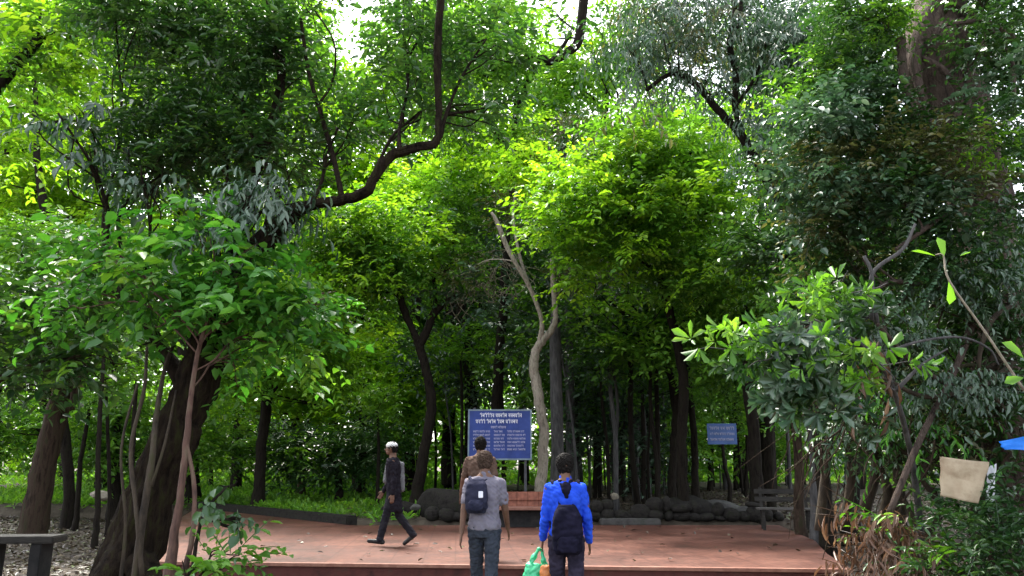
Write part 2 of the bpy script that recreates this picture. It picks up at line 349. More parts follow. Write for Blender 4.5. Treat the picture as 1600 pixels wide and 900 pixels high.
def redtile(name, base=(.105, .036, .022), pale=(.18, .076, .050), dark=(.042, .015, .010), grid=.45):
    m, nt = newmat(name); L = nt.links.new
    tc = N(nt, 'ShaderNodeTexCoord'); mp = N(nt, 'ShaderNodeMapping'); mp.inputs['Rotation'].default_value = (0, 0, R(-4)); L(tc.outputs['Object'], mp.inputs[0])
    n1 = N(nt, 'ShaderNodeTexNoise'); n1.inputs['Scale'].default_value = .9; n1.inputs['Detail'].default_value = 7; n1.inputs['Roughness'].default_value = .7; L(mp.outputs[0], n1.inputs['Vector'])
    r1 = ramp(nt, [(.3, dark), (.5, base), (.68, pale)]); L(n1.outputs['Fac'], r1.inputs[0])
    n2 = N(nt, 'ShaderNodeTexNoise'); n2.inputs['Scale'].default_value = 14; n2.inputs['Detail'].default_value = 4; L(mp.outputs[0], n2.inputs['Vector'])
    r2 = ramp(nt, [(.35, (.72, .72, .72)), (.7, (1.15, 1.15, 1.15))]); L(n2.outputs['Fac'], r2.inputs[0])
    mu = N(nt, 'ShaderNodeMix', data_type='RGBA', blend_type='MULTIPLY'); mu.inputs[0].default_value = 1; L(r1.outputs[0], mu.inputs[6]); L(r2.outputs[0], mu.inputs[7])
    br = N(nt, 'ShaderNodeTexBrick'); br.offset = 0; br.inputs['Scale'].default_value = 1; br.inputs['Brick Width'].default_value = grid; br.inputs['Row Height'].default_value = grid
    br.inputs['Mortar Size'].default_value = .011; br.inputs['Color1'].default_value = (1, 1, 1, 1); br.inputs['Color2'].default_value = (.82, .80, .80, 1); br.inputs['Mortar'].default_value = (.62, .56, .53, 1); L(mp.outputs[0], br.inputs['Vector'])
    m2 = N(nt, 'ShaderNodeMix', data_type='RGBA', blend_type='MULTIPLY'); m2.inputs[0].default_value = 1; L(mu.outputs[2], m2.inputs[6]); L(br.outputs['Color'], m2.inputs[7])
    p = N(nt, 'ShaderNodeBsdfPrincipled'); L(m2.outputs[2], p.inputs['Base Color'])
    m3 = N(nt, 'ShaderNodeMapRange'); m3.inputs[1].default_value = .35; m3.inputs[2].default_value = .65; m3.inputs[3].default_value = .5; m3.inputs[4].default_value = .8; p.inputs['Specular IOR Level'].default_value = .28; L(n1.outputs['Fac'], m3.inputs[0]); L(m3.outputs[0], p.inputs['Roughness'])
    b = N(nt, 'ShaderNodeBump'); b.inputs['Strength'].default_value = .25; b.inputs['Distance'].default_value = .01; L(n2.outputs['Fac'], b.inputs['Height']); L(b.outputs[0], p.inputs['Normal'])
    o = N(nt, 'ShaderNodeOutputMaterial'); L(p.outputs[0], o.inputs[0]); return m
M_TILE = redtile('red_tile_paving')
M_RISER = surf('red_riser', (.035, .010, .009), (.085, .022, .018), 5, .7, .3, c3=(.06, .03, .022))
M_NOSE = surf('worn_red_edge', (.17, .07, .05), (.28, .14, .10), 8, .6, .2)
EL = on(380, 879, .30); ER = on(1332, 890, .30); sl = (ER[1] - EL[1]) / (ER[0] - EL[0])
poly = [(-5.4, EL[1] + sl * (-5.4 - EL[0])), (ER[0], ER[1]), (ER[0] + .4, 12.2), (5.35, 14.2), (5.95, 17.85), (-3.6, 17.85), (-9.85, 24.9), (-6.2, 13.2)]
def slab(name, poly, z0, z1, mat, parent=None):
    n = len(poly); mb = MB(); mb.add([(x, y, z0) for x, y in poly] + [(x, y, z1) for x, y in poly], [tuple(range(n - 1, -1, -1)), tuple(range(n, 2 * n))] + [(i, (i + 1) % n, n + (i + 1) % n, n + i) for i in range(n)])
    return mb.build(name, mat, parent)
fl = tag(bpy.data.objects.new('plaza_pavement', None), kind='structure'); COL.objects.link(fl)
def shrink(p, e):
    c = np.mean(np.array(p), 0); return [tuple(np.array(q) + (c - np.array(q)) / np.linalg.norm(c - np.array(q)) * e) for q in p]
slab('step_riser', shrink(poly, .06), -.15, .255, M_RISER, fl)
slab('paving', poly, .256, .30, M_TILE, fl)
a, b_ = np.array(poly[0]), np.array(poly[1]); mid = (a + b_) / 2; ang = math.atan2(b_[1] - a[1], b_[0] - a[0])
mb = MB(); mb.box((mid[0], mid[1] + .025, .2825), (np.linalg.norm(b_ - a), .10, .044), ang, bev=.006); mb.build('step_nosing', M_NOSE, fl)

M_CURB = surf('dark_stone', (.006, .0055, .005), (.024, .021, .019), 9, .95, 1.0, c3=(.014, .017, .008), spec=.12)
mb = MB(); P0 = np.array([-3.6, 17.95]); P1 = np.array([-9.9, 25.05]); dd = P1 - P0
mb.box(((P0 + P1)[0] / 2, (P0 + P1)[1] / 2 + .1, .24), (np.linalg.norm(dd), .28, .5), math.atan2(dd[1], dd[0]), bev=.03)
tag(mb.build('kerb', M_CURB), kind='structure')

# lawn strip at the left back
def scatter(name, n, xr, yr, zfun, ll, lw, mat, mode='rosette', L=5, mask=None, dz=0.0, up=1.2, parent=None, tilt=.4):
    x = rng.uniform(*xr, n); y = rng.uniform(*yr, n)
    if mask is not None: k = mask(x, y); x = x[k]; y = y[k]
    C = np.stack([x, y, zfun(x, y) + dz], 1); Dv = rng.normal(0, tilt, (len(x), 3)) + np.array([0, 0, up])
    V, t = sprays(C, Dv, L, ll, lw, mode); return foliage_obj(name, V, t, mat, parent)
tag(scatter('grass', 9000, (-24, -2.2), (18.2, 46), terrain, .20, .045, M_BRI, 'rosette', 6, lambda x, y: (y > back(x) + .25)), kind='stuff', label='bright green grass and low weeds behind the dark kerb', cat='grass')
tag(scatter('grass', 5000, (-40, 30), (46, 95), terrain, .5, .14, M_BRI, 'rosette', 5), kind='stuff', label='pale green grass far behind the grove', cat='grass')
M_GRS = None
def litter(name, n, xr, yr, mask, label, zf=terrain):
    x = rng.uniform(*xr, n); y = rng.uniform(*yr, n); k = mask(x, y); x = x[k]; y = y[k]; n = len(x)
    C = np.stack([x, y, zf(x, y) + rng.uniform(.01, .04, n)], 1); ax = rng.normal(0, 1, (n, 3)) * np.array([1, 1, .25]); nm = rng.normal(0, .3, (n, 3)) + np.array([0, 0, 1])
    V = leaf_mesh(C, ax, nm, rng.uniform(.06, .14, n), rng.uniform(.03, .07, n)); o = foliage_obj(name, V, rng.uniform(0, 1, n) ** 1.3, M_LIT); tag(o, label, 'fallen leaves', kind='stuff'); return o
litter('fallen_leaves', 26000, (-16, -4.6), (4, 26), lambda x, y: (y < back(x) - .2) & ((x < -6.3) | (y < 10.4)) & (x < -4.9 - (y > 10.5) * 1.3), 'brown leaf litter on the soil left of the red paving')
litter('fallen_leaves', 16000, (4.6, 16), (6, 28), lambda x, y: (x > 4.9 + (y - 10) * .13), 'brown leaf litter on the shaded bank right of the paving')
litter('fallen_leaves', 12000, (-4, 9), (18.5, 40), lambda x, y: x > -5, 'leaf litter on the ground under the grove')
litter('fallen_leaves', 90, (-5, 5), (10.8, 17.6), lambda x, y: x < 4.6, 'scattered dry leaves lying on the red paving', lambda x, y: x * 0 + .295)

# ------------------------------------------------------------------ TREES
# big leaning tree, left foreground
tree('leaning_tree', 'big dark leaning tree with flared base and crooked branch left of the paving',
     [(192, 905, 8.0, 46), (226, 800, 8.0, 37), (262, 700, 8.0, 33), (300, 610, 8.05, 31), (335, 520, 8.1, 29), (372, 430, 8.2, 22), (420, 372, 8.2, 17), (452, 338, 8.15, 13), (492, 320, 8.1, 8), (535, 312, 8.05, 8), (570, 300, 8.0, 8), (588, 272, 8.0, 7.5), (612, 243, 8.0, 7.5), (650, 231, 8.0, 7), (682, 222, 8.0, 6), (686, 185, 8.0, 5), (683, 120, 8, 5.5), (684, 50, 8, 6), (690, -30, 8, 6)],
     B_LEAN, [CR(M_BLU, .12, .04, (430, 305, 55, 38, 7.7, 2.2), (360, 345, 60, 34, 7.8, 1.6), mode='hang', L=8, limbs=True),
             CR(M_DRK, .11, .045, (200, 50, 120, 70, 9.2, 2.8), (340, 60, 120, 80, 9.2, 3.0), (330, 190, 120, 90, 9.0, 3.0), (430, 90, 60, 110, 8.8, 1.8), (250, 260, 90, 60, 8.6, 2.4), (640, 60, 60, 80, 8.8, 1.8), (650, 160, 70, 60, 8.8, 1.4), (760, 70, 60, 80, 8.8, 1.6), (520, 200, 70, 70, 8.5, 1.4), (420, 250, 80, 50, 8.5, 1.8), (740, 180, 60, 50, 8.8, 1.0), (480, -10, 50, 40, 8.6, 1.2)),
             CR(M_BLU, .12, .05, (95, 195, 70, 22, 8.2, 1.3), (150, 260, 50, 26, 8.1, .9), (235, 275, 40, 26, 8.0, .8), mode='hang', L=6)],
     extra=[[(330, 540, 8.1, 16), (350, 440, 8.3, 12), (380, 330, 8.5, 9), (415, 220, 8.8, 8), (440, 120, 9, 7), (425, 30, 9.1, 6), (400, -30, 9.1, 5)],
            [(535, 312, 8.05, 5), (522, 250, 8.2, 4), (505, 190, 8.3, 3.5), (482, 110, 8.4, 3), (470, 30, 8.4, 2.5)],
            [(300, 620, 8.05, 18), (262, 560, 8.1, 11), (225, 500, 8.2, 8), (170, 440, 8.4, 6)],
            [(205, 860, 7.9, 34), (165, 905, 7.7, 24), (120, 960, 7.5, 15)], [(215, 880, 7.8, 26), (240, 925, 7.6, 20), (275, 980, 7.4, 14)]],
     r0=.028, flare=1.35, jit=.13, tn=42)
# climbers on its trunk
def stem(name, label, paths, bark, cat, n=8, jit=.08, group=None, pn='stem'):
    P, r = px_path(paths[0]); t = empty(name, P[0], 0, label, cat, group); mb = MB()
    for p in paths:
        P2, r2 = px_path(p); Q, rr = smooth_path(P2, r2); mb.tube(Q, rr, n, jit)
    o = mb.build(pn, bark, t, True); o.location = -t.location; return t
stem('hanging_vine', 'grey hanging roots twisting down in front of the leaning trunk', [[(205, 960, 7.3, 7), (222, 820, 7.35, 6), (238, 720, 7.4, 5), (246, 640, 7.6, 4), (262, 560, 7.9, 3), (300, 480, 8.1, 2)], [(236, 760, 7.35, 2.5), (258, 690, 7.5, 2), (275, 610, 7.8, 1.5)], [(222, 900, 7.3, 4), (214, 800, 7.35, 3.5), (205, 700, 7.5, 3), (225, 610, 7.7, 3), (230, 540, 7.9, 2)], [(185, 930, 7.4, 3), (196, 820, 7.5, 2.5), (190, 700, 7.6, 2), (215, 600, 7.8, 2)]], B_MOS, 'vine', jit=.25)
tree('young_tree', 'thin young tree with reddish bark beside the leaning trunk',
     [(263, 925, 6.9, 10), (272, 840, 6.95, 7), (284, 760, 7.0, 5.5), (291, 690, 7.1, 5), (298, 620, 7.2, 4), (312, 540, 7.4, 3), (335, 470, 7.5, 2)], B_RED,
     [CR(M_EMR, .12, .075, (230, 450, 80, 60, 7.5, 2.0), (340, 410, 90, 50, 7.5, 2.4), (410, 450, 80, 60, 7.6, 2.4), (330, 490, 80, 50, 7.6, 2.0), (180, 400, 70, 50, 7.9, 1.8), (280, 350, 90, 40, 7.9, 1.4), (120, 480, 60, 60, 8, 1.4), (500, 470, 50, 40, 8.1, 1.2), (450, 520, 60, 60, 7.9, 1.8), (380, 560, 50, 50, 7.9, 1.2), L=7, mode='alt', subs=12, clump=.42, droop=.4), CR(M_BRI, .11, .07, (280, 420, 120, 50, 7.3, .5), (430, 470, 80, 60, 7.4, .6), (480, 540, 50, 50, 8, .6), L=6, limbs=False, droop=.4)],
     extra=[[(291, 690, 7.1, 3), (304, 760, 7.0, 3.5), (300, 840, 6.9, 4), (285, 900, 6.8, 5)]], flare=1.2, r0=.009, jit=.16)
tree('sapling', 'leafy sapling with round leaves hanging in front of the red paving edge',
     [(300, 930, 6.6, 4), (305, 860, 6.65, 3), (320, 800, 6.7, 2.4), (350, 765, 6.75, 2)], B_DRK,
     [CR(M_DRK, .075, .06, (338, 790, 24, 16, 6.7, 1.3), (372, 812, 16, 22, 6.7, 1.1), (362, 758, 22, 10, 6.8, 1.0), L=5, mode='hang', subs=6),
      CR(M_MID, .09, .055, (335, 880, 45, 26, 6.6, 2.2), (295, 895, 35, 20, 6.5, 2), L=7, subs=8)], cat='sapling', r0=.006, flare=1)
# left side
tree('mossy_tree', 'tree with rough reddish bark scar standing at the far left on leaf litter',
     [(52, 828, 17.5, 22), (62, 770, 17.5, 19), (78, 690, 17.5, 17), (98, 610, 17.6, 15), (120, 530, 17.8, 15), (130, 440, 18, 12)], B_BRN,
     [CR(M_MID, .15, .075, (60, 500, 110, 80, 16.5, 2.6), (180, 520, 80, 60, 17, 2.0), (30, 400, 90, 60, 16.8, 2.2), (130, 400, 90, 60, 17.4, 2.0), (20, 600, 60, 50, 16, 1.8))], flare=1.4, extra=[[(98, 610, 17.6, 9), (120, 590, 17.3, 7), (112, 640, 17.2, 5)]])
tree('broadleaf_tree', 'left foreground tree whose low crown of dark broad leaves fills the left edge',
     [(-60, 905, 9.5, 18), (-50, 700, 9.6, 15), (-20, 560, 9.7, 11), (20, 470, 9.8, 8)], B_BRN,
     [CR(M_DRK, .13, .075, (60, 470, 100, 70, 9.6, 2.6), (170, 440, 80, 50, 9.4, 2.2), (30, 580, 80, 50, 9.3, 2.2), (140, 560, 70, 50, 9.4, 1.8), (130, 380, 70, 40, 9.8, 1.2), L=8), CR(M_MID, .13, .075, (80, 450, 110, 60, 9.3, .7), (100, 550, 90, 60, 9.2, .6), L=8, limbs=False)], r0=.03)
tree('slender_tree', 'slender dark-stemmed tree with glowing yellow-green crown at the upper left',
     [(108, 760, 21, 8), (92, 600, 21, 8), (84, 450, 21, 8), (74, 350, 21, 7), (62, 280, 21, 6), (56, 200, 21, 4), (54, 110, 21, 3), (40, 40, 21, 2)], B_DRK,
     [CR(M_YEL, .19, .10, (50, 300, 110, 90, 22.5, 2.2), (170, 330, 90, 80, 23, 2.2), (30, 180, 100, 60, 22.5, 1.8), (60, 60, 90, 70, 23, 1.7), (150, 190, 80, 70, 23, 2.0), (0, 420, 70, 60, 22, 2))], twigs=4)
tree('tall_tree', 'tall tree with bright yellow-green leaves above the dark hanging boughs, upper left',
     [(300, 760, 27, 12), (290, 560, 27, 11), (280, 380, 27, 10), (290, 220, 27, 8), (300, 120, 27, 5)], B_DRK,
     [CR(M_YEL, .22, .12, (250, 150, 120, 90, 27, 2.4), (390, 180, 90, 100, 27, 2.2), (180, 30, 130, 60, 27, 2.4), (420, 60, 70, 60, 27, 1.5), (330, 330, 120, 80, 27, 2.2), (440, -20, 60, 40, 27, 1.4), (320, -10, 90, 50, 27, 2))], twigs=4)
tree('shade_tree', 'mid-height tree with fresh green leaves filling the gap right of the leaning trunk',
     [(405, 762, 23, 9), (410, 690, 23, 8), (418, 620, 23, 8), (425, 540, 23, 6), (430, 460, 23, 6)], B_DRK,
     [CR(M_BRI, .18, .095, (420, 520, 100, 70, 22, 2.8), (500, 470, 80, 60, 22.5, 2.4), (350, 470, 70, 60, 22.5, 2.4), (500, 570, 80, 50, 22, 2.3), (390, 590, 60, 40, 21.5, 1.8)),
      CR(M_YEL, .17, .10, (450, 440, 90, 45, 21.3, .7), (540, 520, 60, 50, 21.3, .7), (420, 560, 70, 50, 21, .6), (520, 600, 60, 30, 21, .5), limbs=False)])
tree('bright_shrub', 'low shrub with large bright lime leaves behind the grass strip',
     [(470, 752, 31, 6), (468, 700, 31, 5), (475, 670, 31, 4)], B_BRN, [CR(M_YEL, .34, .2, (435, 645, 60, 28, 30, 2.0), (505, 632, 60, 26, 30, 2.2), (550, 620, 45, 22, 30, 1.7), (380, 640, 40, 24, 30, 1.2), L=6)], cat='shrub')
tree('shrub', 'dark bushy shrub under the lime-leaved shrub', [(530, 770, 26, 6), (528, 740, 26, 5), (520, 710, 26, 4)], B_DRK,
     [CR(M_DRK, .18, .08, (500, 720, 90, 40, 26, 2.6), (580, 700, 60, 50, 26, 2.4), (430, 700, 60, 34, 25, 2.0)), CR(M_BRI, .2, .08, (440, 705, 60, 26, 24.5, 1.0), (350, 720, 50, 30, 24, 1.4), limbs=False, L=7)], cat='shrub')
tree('shrub', 'green thicket seen between the leaning trunk and the far-left tree', [(180, 770, 24, 8), (182, 700, 24, 6), (186, 650, 24, 5)], B_DRK,
     [CR(M_MID, .18, .09, (180, 640, 80, 60, 24, 2.6), (150, 700, 60, 40, 24, 2.4), (20, 680, 70, 60, 25, 2.6), (210, 720, 40, 40, 24, 2.0), (320, 680, 50, 70, 25, 2.4)), CR(M_BRI, .2, .1, (170, 620, 50, 30, 22.5, 1.4), (120, 650, 40, 30, 22.5, 1.2), limbs=False)], cat='shrub')
for (px, y0, y1, D, r, dx) in [(152, 800, 560, 15.5, 4, 10), (171, 790, 600, 18, 3, -6), (120, 800, 640, 20, 4, 20), (205, 790, 600, 17, 4, 8)]:
    tree('thin_tree', 'thin bare dark stem rising from the litter left of the leaning trunk', [(px, y0, D, r), (px + dx * .3, (y0 + y1) / 2, D, r * .9), (px + dx, y1, D, r * .7)], B_DRK, [CR(M_MID, .13, .07, (px + dx, y1 - 10, 30, 24, D, 1.4), L=6)], group='thin stems left of the leaning trunk', r0=.02)
# centre
tree('forked_tree', 'small dark tree forking in two below a speckled green crown, left of the blue board',
     [(652, 772, 21, 10), (664, 700, 21, 8), (674, 640, 21, 8), (668, 590, 21, 7), (655, 540, 21, 7), (645, 515, 21, 5), (630, 480, 21, 6), (622, 440, 21, 4)], B_DRK,
     [CR(M_MID, .15, .09, (520, 380, 110, 60, 20.5, 2.8), (620, 400, 90, 60, 20.5, 2.8), (700, 420, 50, 50, 20.5, 1.8), (560, 450, 70, 40, 20.8, 1.8), (700, 330, 60, 60, 21, 2), subs=16),
      CR(M_YEL, .15, .09, (600, 350, 110, 50, 20, .8), (500, 370, 100, 50, 20, .8), (560, 440, 110, 40, 20, .6), (690, 390, 50, 60, 20, .5), limbs=False, L=6)],
     extra=[[(655, 540, 21, 8), (668, 515, 21, 6.5), (678, 490, 21, 6), (700, 468, 21, 5), (712, 462, 21, 4)], [(678, 490, 21, 4), (680, 460, 21, 3.5), (676, 430, 21, 3)]])
tree('glowing_tree', 'tree with vivid yellow-green crown below the crooked branch in the centre',
     [(740, 752, 29, 11), (736, 600, 29, 10), (720, 480, 29, 9), (700, 360, 29, 7), (690, 280, 29, 5)], B_DRK,
     [CR(M_YEL, .20, .12, (660, 290, 100, 60, 27, 2.6), (760, 270, 90, 70, 27, 2.6), (700, 360, 90, 50, 27, 2.2), (800, 220, 70, 60, 27.5, 2.2), (740, 180, 60, 50, 28, 1.8), (620, 340, 70, 40, 27, 2.2))])
tree('glowing_tree', 'lime-green crown showing beneath the white sky gap, upper centre left',
     [(560, 760, 34, 10), (556, 600, 34, 9), (548, 400, 34, 8), (545, 250, 34, 6), (548, 170, 34, 4)], B_DRK,
     [CR(M_YEL, .24, .14, (560, 140, 75, 36, 34, 2.6), (480, 200, 80, 80, 34, 2.2), (580, 200, 70, 50, 34, 2.2), (500, 280, 90, 60, 34, 2.2), (600, 270, 70, 40, 34, 2))], twigs=4)
tree('tall_tree', 'tall dark-boughed tree behind the vertical branch, top centre',
     [(770, 758, 24, 9), (778, 600, 24, 8), (790, 430, 24, 7), (800, 300, 24, 5), (806, 180, 24, 5), (812, 60, 24, 3)], B_DRK,
     [CR(M_MID, .16, .08, (760, 120, 80, 60, 23, 1.9), (730, 40, 80, 50, 23, 1.6), (820, 90, 50, 45, 23, 1.4), (650, 110, 70, 60, 24, 1.7), (770, 200, 70, 50, 23, 1.6), (640, 30, 50, 40, 24, 1.3), (680, 190, 60, 50, 23.5, 1.6), (870, 20, 34, 20, 24, .5))],
     extra=[[(806, 180, 24, 5), (840, 95, 23, 5), (860, 97, 23, 6), (890, 80, 23, 7), (905, 60, 23, 8), (912, 0, 23, 8), (916, -30, 23, 8)], [(860, 97, 23, 4), (878, 75, 23, 3.5), (895, 45, 23, 3)], [(840, 95, 23, 5), (815, 85, 23, 5), (780, 90, 23, 4)]])
tree('tall_tree', 'tall tree with soft lime leaves under the sky gap, top centre right',
     [(968, 760, 32, 10), (962, 560, 32, 9), (950, 380, 32, 8), (945, 200, 32, 6), (950, 80, 32, 5)], B_DRK,
     [CR(M_BRI, .22, .12, (900, 130, 75, 50, 31, 2.3), (965, 60, 45, 55, 31, 2.2), (980, 5, 50, 30, 31, 2.0), (850, 160, 50, 40, 31, 1.8), (990, 110, 40, 40, 31, 1.0), (860, 210, 60, 40, 31, 2.0), (855, 60, 40, 25, 31, .8)), CR(M_YEL, .22, .12, (900, 115, 60, 30, 30, 1.0), limbs=False)], twigs=4)
tree('pale_trunk_tree', 'tree with smooth pale curved trunk and bare broken limbs right of the blue board',
     [(845, 766, 19, 8.5), (850, 690, 19, 8), (842, 620, 19, 8), (834, 570, 19, 7.5), (843, 538, 19, 6.5), (862, 515, 19, 5), (868, 490, 19, 4), (864, 440, 19, 4), (862, 405, 19, 3)], B_PAL,
     [CR(M_OLV, .12, .05, (800, 330, 40, 40, 19.5, .8), (720, 430, 30, 24, 19.5, .6), (890, 430, 40, 40, 19.6, .5), L=6),
      CR(M_YEL, .15, .09, (810, 270, 60, 40, 20, 1.4), (850, 300, 50, 40, 20, 1.2), limbs=False)],
     extra=[[(843, 538, 19, 5), (846, 500, 18.9, 3.5), (828, 450, 18.8, 3.5), (808, 415, 18.7, 3.5), (792, 385, 18.7, 4), (776, 345, 18.6, 3.5), (768, 332, 18.6, 2)], [(828, 450, 18.8, 2.5), (812, 400, 18.9, 2.5), (802, 340, 19, 2), (806, 300, 19, 2)]], r0=.02, flare=1.3)
stem('bare_tree', 'straight dark grey trunk standing close behind the pale curved trunk', [[(870, 775, 20.5, 11), (871, 700, 20.5, 10), (869, 620, 20.5, 10), (867, 540, 20.5, 9), (867, 480, 20.5, 6), (866, 420, 20.5, 4)]], B_GRY, 'tree', 12, pn='trunk')
tree('twiggy_tree', 'bare tangle of greyish dry twigs in a treetop, upper centre', [(892, 762, 26, 8), (890, 600, 26, 7), (886, 400, 26, 6), (880, 260, 26, 5)], B_GRY,
     [CR(M_OLV, .16, .035, (880, 215, 50, 34, 26, 1.0), (870, 250, 40, 30, 26, .6), L=7, mode='hang', subs=22)], twigs=20, r0=.06)
for (dx, dy, D, l) in [(745, 440, 22, 'grey hanging tangle of dry creepers below the speckled crown'), (985, 420, 22, 'grey tangle of dry creepers under the dome crown')]:
    P = at(dx, dy, D); t = empty('dry_creeper', P, 0, l, 'vine'); mb = MB()
    for k in range(60):
        a = np.array([rng.normal(0, .6), rng.normal(0, .3), rng.uniform(.2, 1.2)]); q = [a]
        for s_ in range(4): q.append(q[-1] + np.array([rng.normal(0, .25), rng.normal(0, .12), -rng.uniform(.1, .5)]))
        mb.tube(catmull(q, 3), np.full(13, .012), 4)
    mb.build('twig', B_PAL, t, True)
# dome tree centre right
tree('dome_tree', 'wide dome-shaped tree with layered vivid green foliage, centre right',
     [(1068, 772, 19, 9), (1064, 690, 19, 8), (1068, 600, 19, 8), (1050, 500, 19, 7), (1030, 420, 19, 6), (1020, 340, 19, 5)], B_DRK,
     [CR(M_BRI, .13, .075, (1000, 260, 130, 70, 18, 2.4), (900, 330, 70, 60, 17.5, 2.4), (1080, 240, 90, 60, 18, 2.0), (960, 400, 80, 50, 17.5, 1.8), (1110, 320, 70, 60, 17.5, 1.8), (1000, 330, 100, 60, 17.3, 2.2), (1040, 190, 90, 30, 18.5, 1.6), subs=22, clump=.30, flat=.35, L=11),
      CR(M_YEL, .13, .08, (900, 290, 80, 60, 17, 1.2), (860, 360, 50, 50, 17, 1.2), (1010, 230, 100, 40, 17.3, .7), (920, 420, 40, 50, 17.2, .9), (1150, 200, 50, 60, 18, .8), (1050, 320, 100, 60, 16.9, .8), (1120, 420, 80, 50, 17, .6), (980, 380, 70, 50, 16.9, .8), (1180, 300, 40, 70, 17, .6), subs=14, clump=.3, flat=.35, limbs=False, L=11),
      CR(M_MID, .13, .07, (1080, 420, 110, 60, 17.8, 2.2), (1170, 400, 70, 80, 18, 2.0), (1060, 340, 110, 80, 18.8, 2.0), limbs=False)])
tree('understory_tree', 'lower tree with green layered leaves below the dome crown',
     [(1050, 768, 22, 7), (1052, 700, 22, 6), (1056, 620, 22, 6), (1040, 560, 22, 5), (1030, 520, 22, 4)], B_DRK,
     [CR(M_BRI, .16, .09, (1080, 480, 110, 50, 19, 1.2), (960, 480, 50, 30, 19, 1.0), (1000, 540, 70, 36, 20, 1.8), (1080, 560, 70, 30, 19.5, 1.4), subs=16, flat=.4), CR(M_MID, .15, .07, (1060, 490, 110, 50, 21, 2.4), (960, 540, 50, 40, 21, 1.6), (1140, 500, 80, 60, 21, 2.2), (1150, 590, 60, 50, 21, 1.8), limbs=False)])
# top right branchy tree
tree('feathery_tree', 'tall tree with dark arching branches and drooping grey-green leaves against the sky',
     [(1290, 800, 13.5, 11), (1282, 700, 13.5, 10), (1278, 600, 13.5, 9), (1270, 500, 13.5, 11), (1255, 410, 13.5, 10), (1228, 330, 13.5, 9), (1190, 270, 13.4, 8), (1160, 215, 13.3, 7), (1120, 170, 13.2, 6), (1085, 130, 13.1, 5), (1050, 115, 13, 4), (1010, 140, 13, 3)], B_DRK,
     [CR(M_BLU, .13, .035, (1060, 60, 90, 50, 13, .8), (1000, 90, 60, 60, 13, .7), (1210, 60, 80, 60, 12.8, 1.4), (1180, 130, 60, 50, 13, .6), (1110, 140, 60, 30, 13, .6), (1280, 50, 70, 60, 12.5, 1.8), (1230, 200, 70, 60, 13, 1.0), (1040, 10, 80, 30, 13, .9), (1150, 10, 80, 30, 13, .9), mode='hang', L=9, subs=14),
      CR(M_OLV, .14, .05, (1090, 60, 80, 40, 13.6, .6), (1010, 40, 60, 50, 13.6, .6), (990, 170, 50, 20, 13.6, .4), mode='hang', limbs=False)],
     extra=[[(1160, 215, 13.3, 5), (1148, 165, 13.2, 5), (1150, 120, 13.1, 5), (1140, 70, 13, 5), (1148, 20, 13, 4), (1145, -30, 13, 4)], [(1142, 70, 13, 4), (1155, 35, 12.9, 4), (1158, 0, 12.9, 3)], [(1190, 270, 13.4, 6), (1230, 200, 13, 5), (1260, 130, 12.8, 4), (1300, 60, 12.6, 4)], [(1150, 165, 13.2, 3), (1180, 120, 13, 2.5), (1200, 60, 12.8, 2)]], r0=.02)
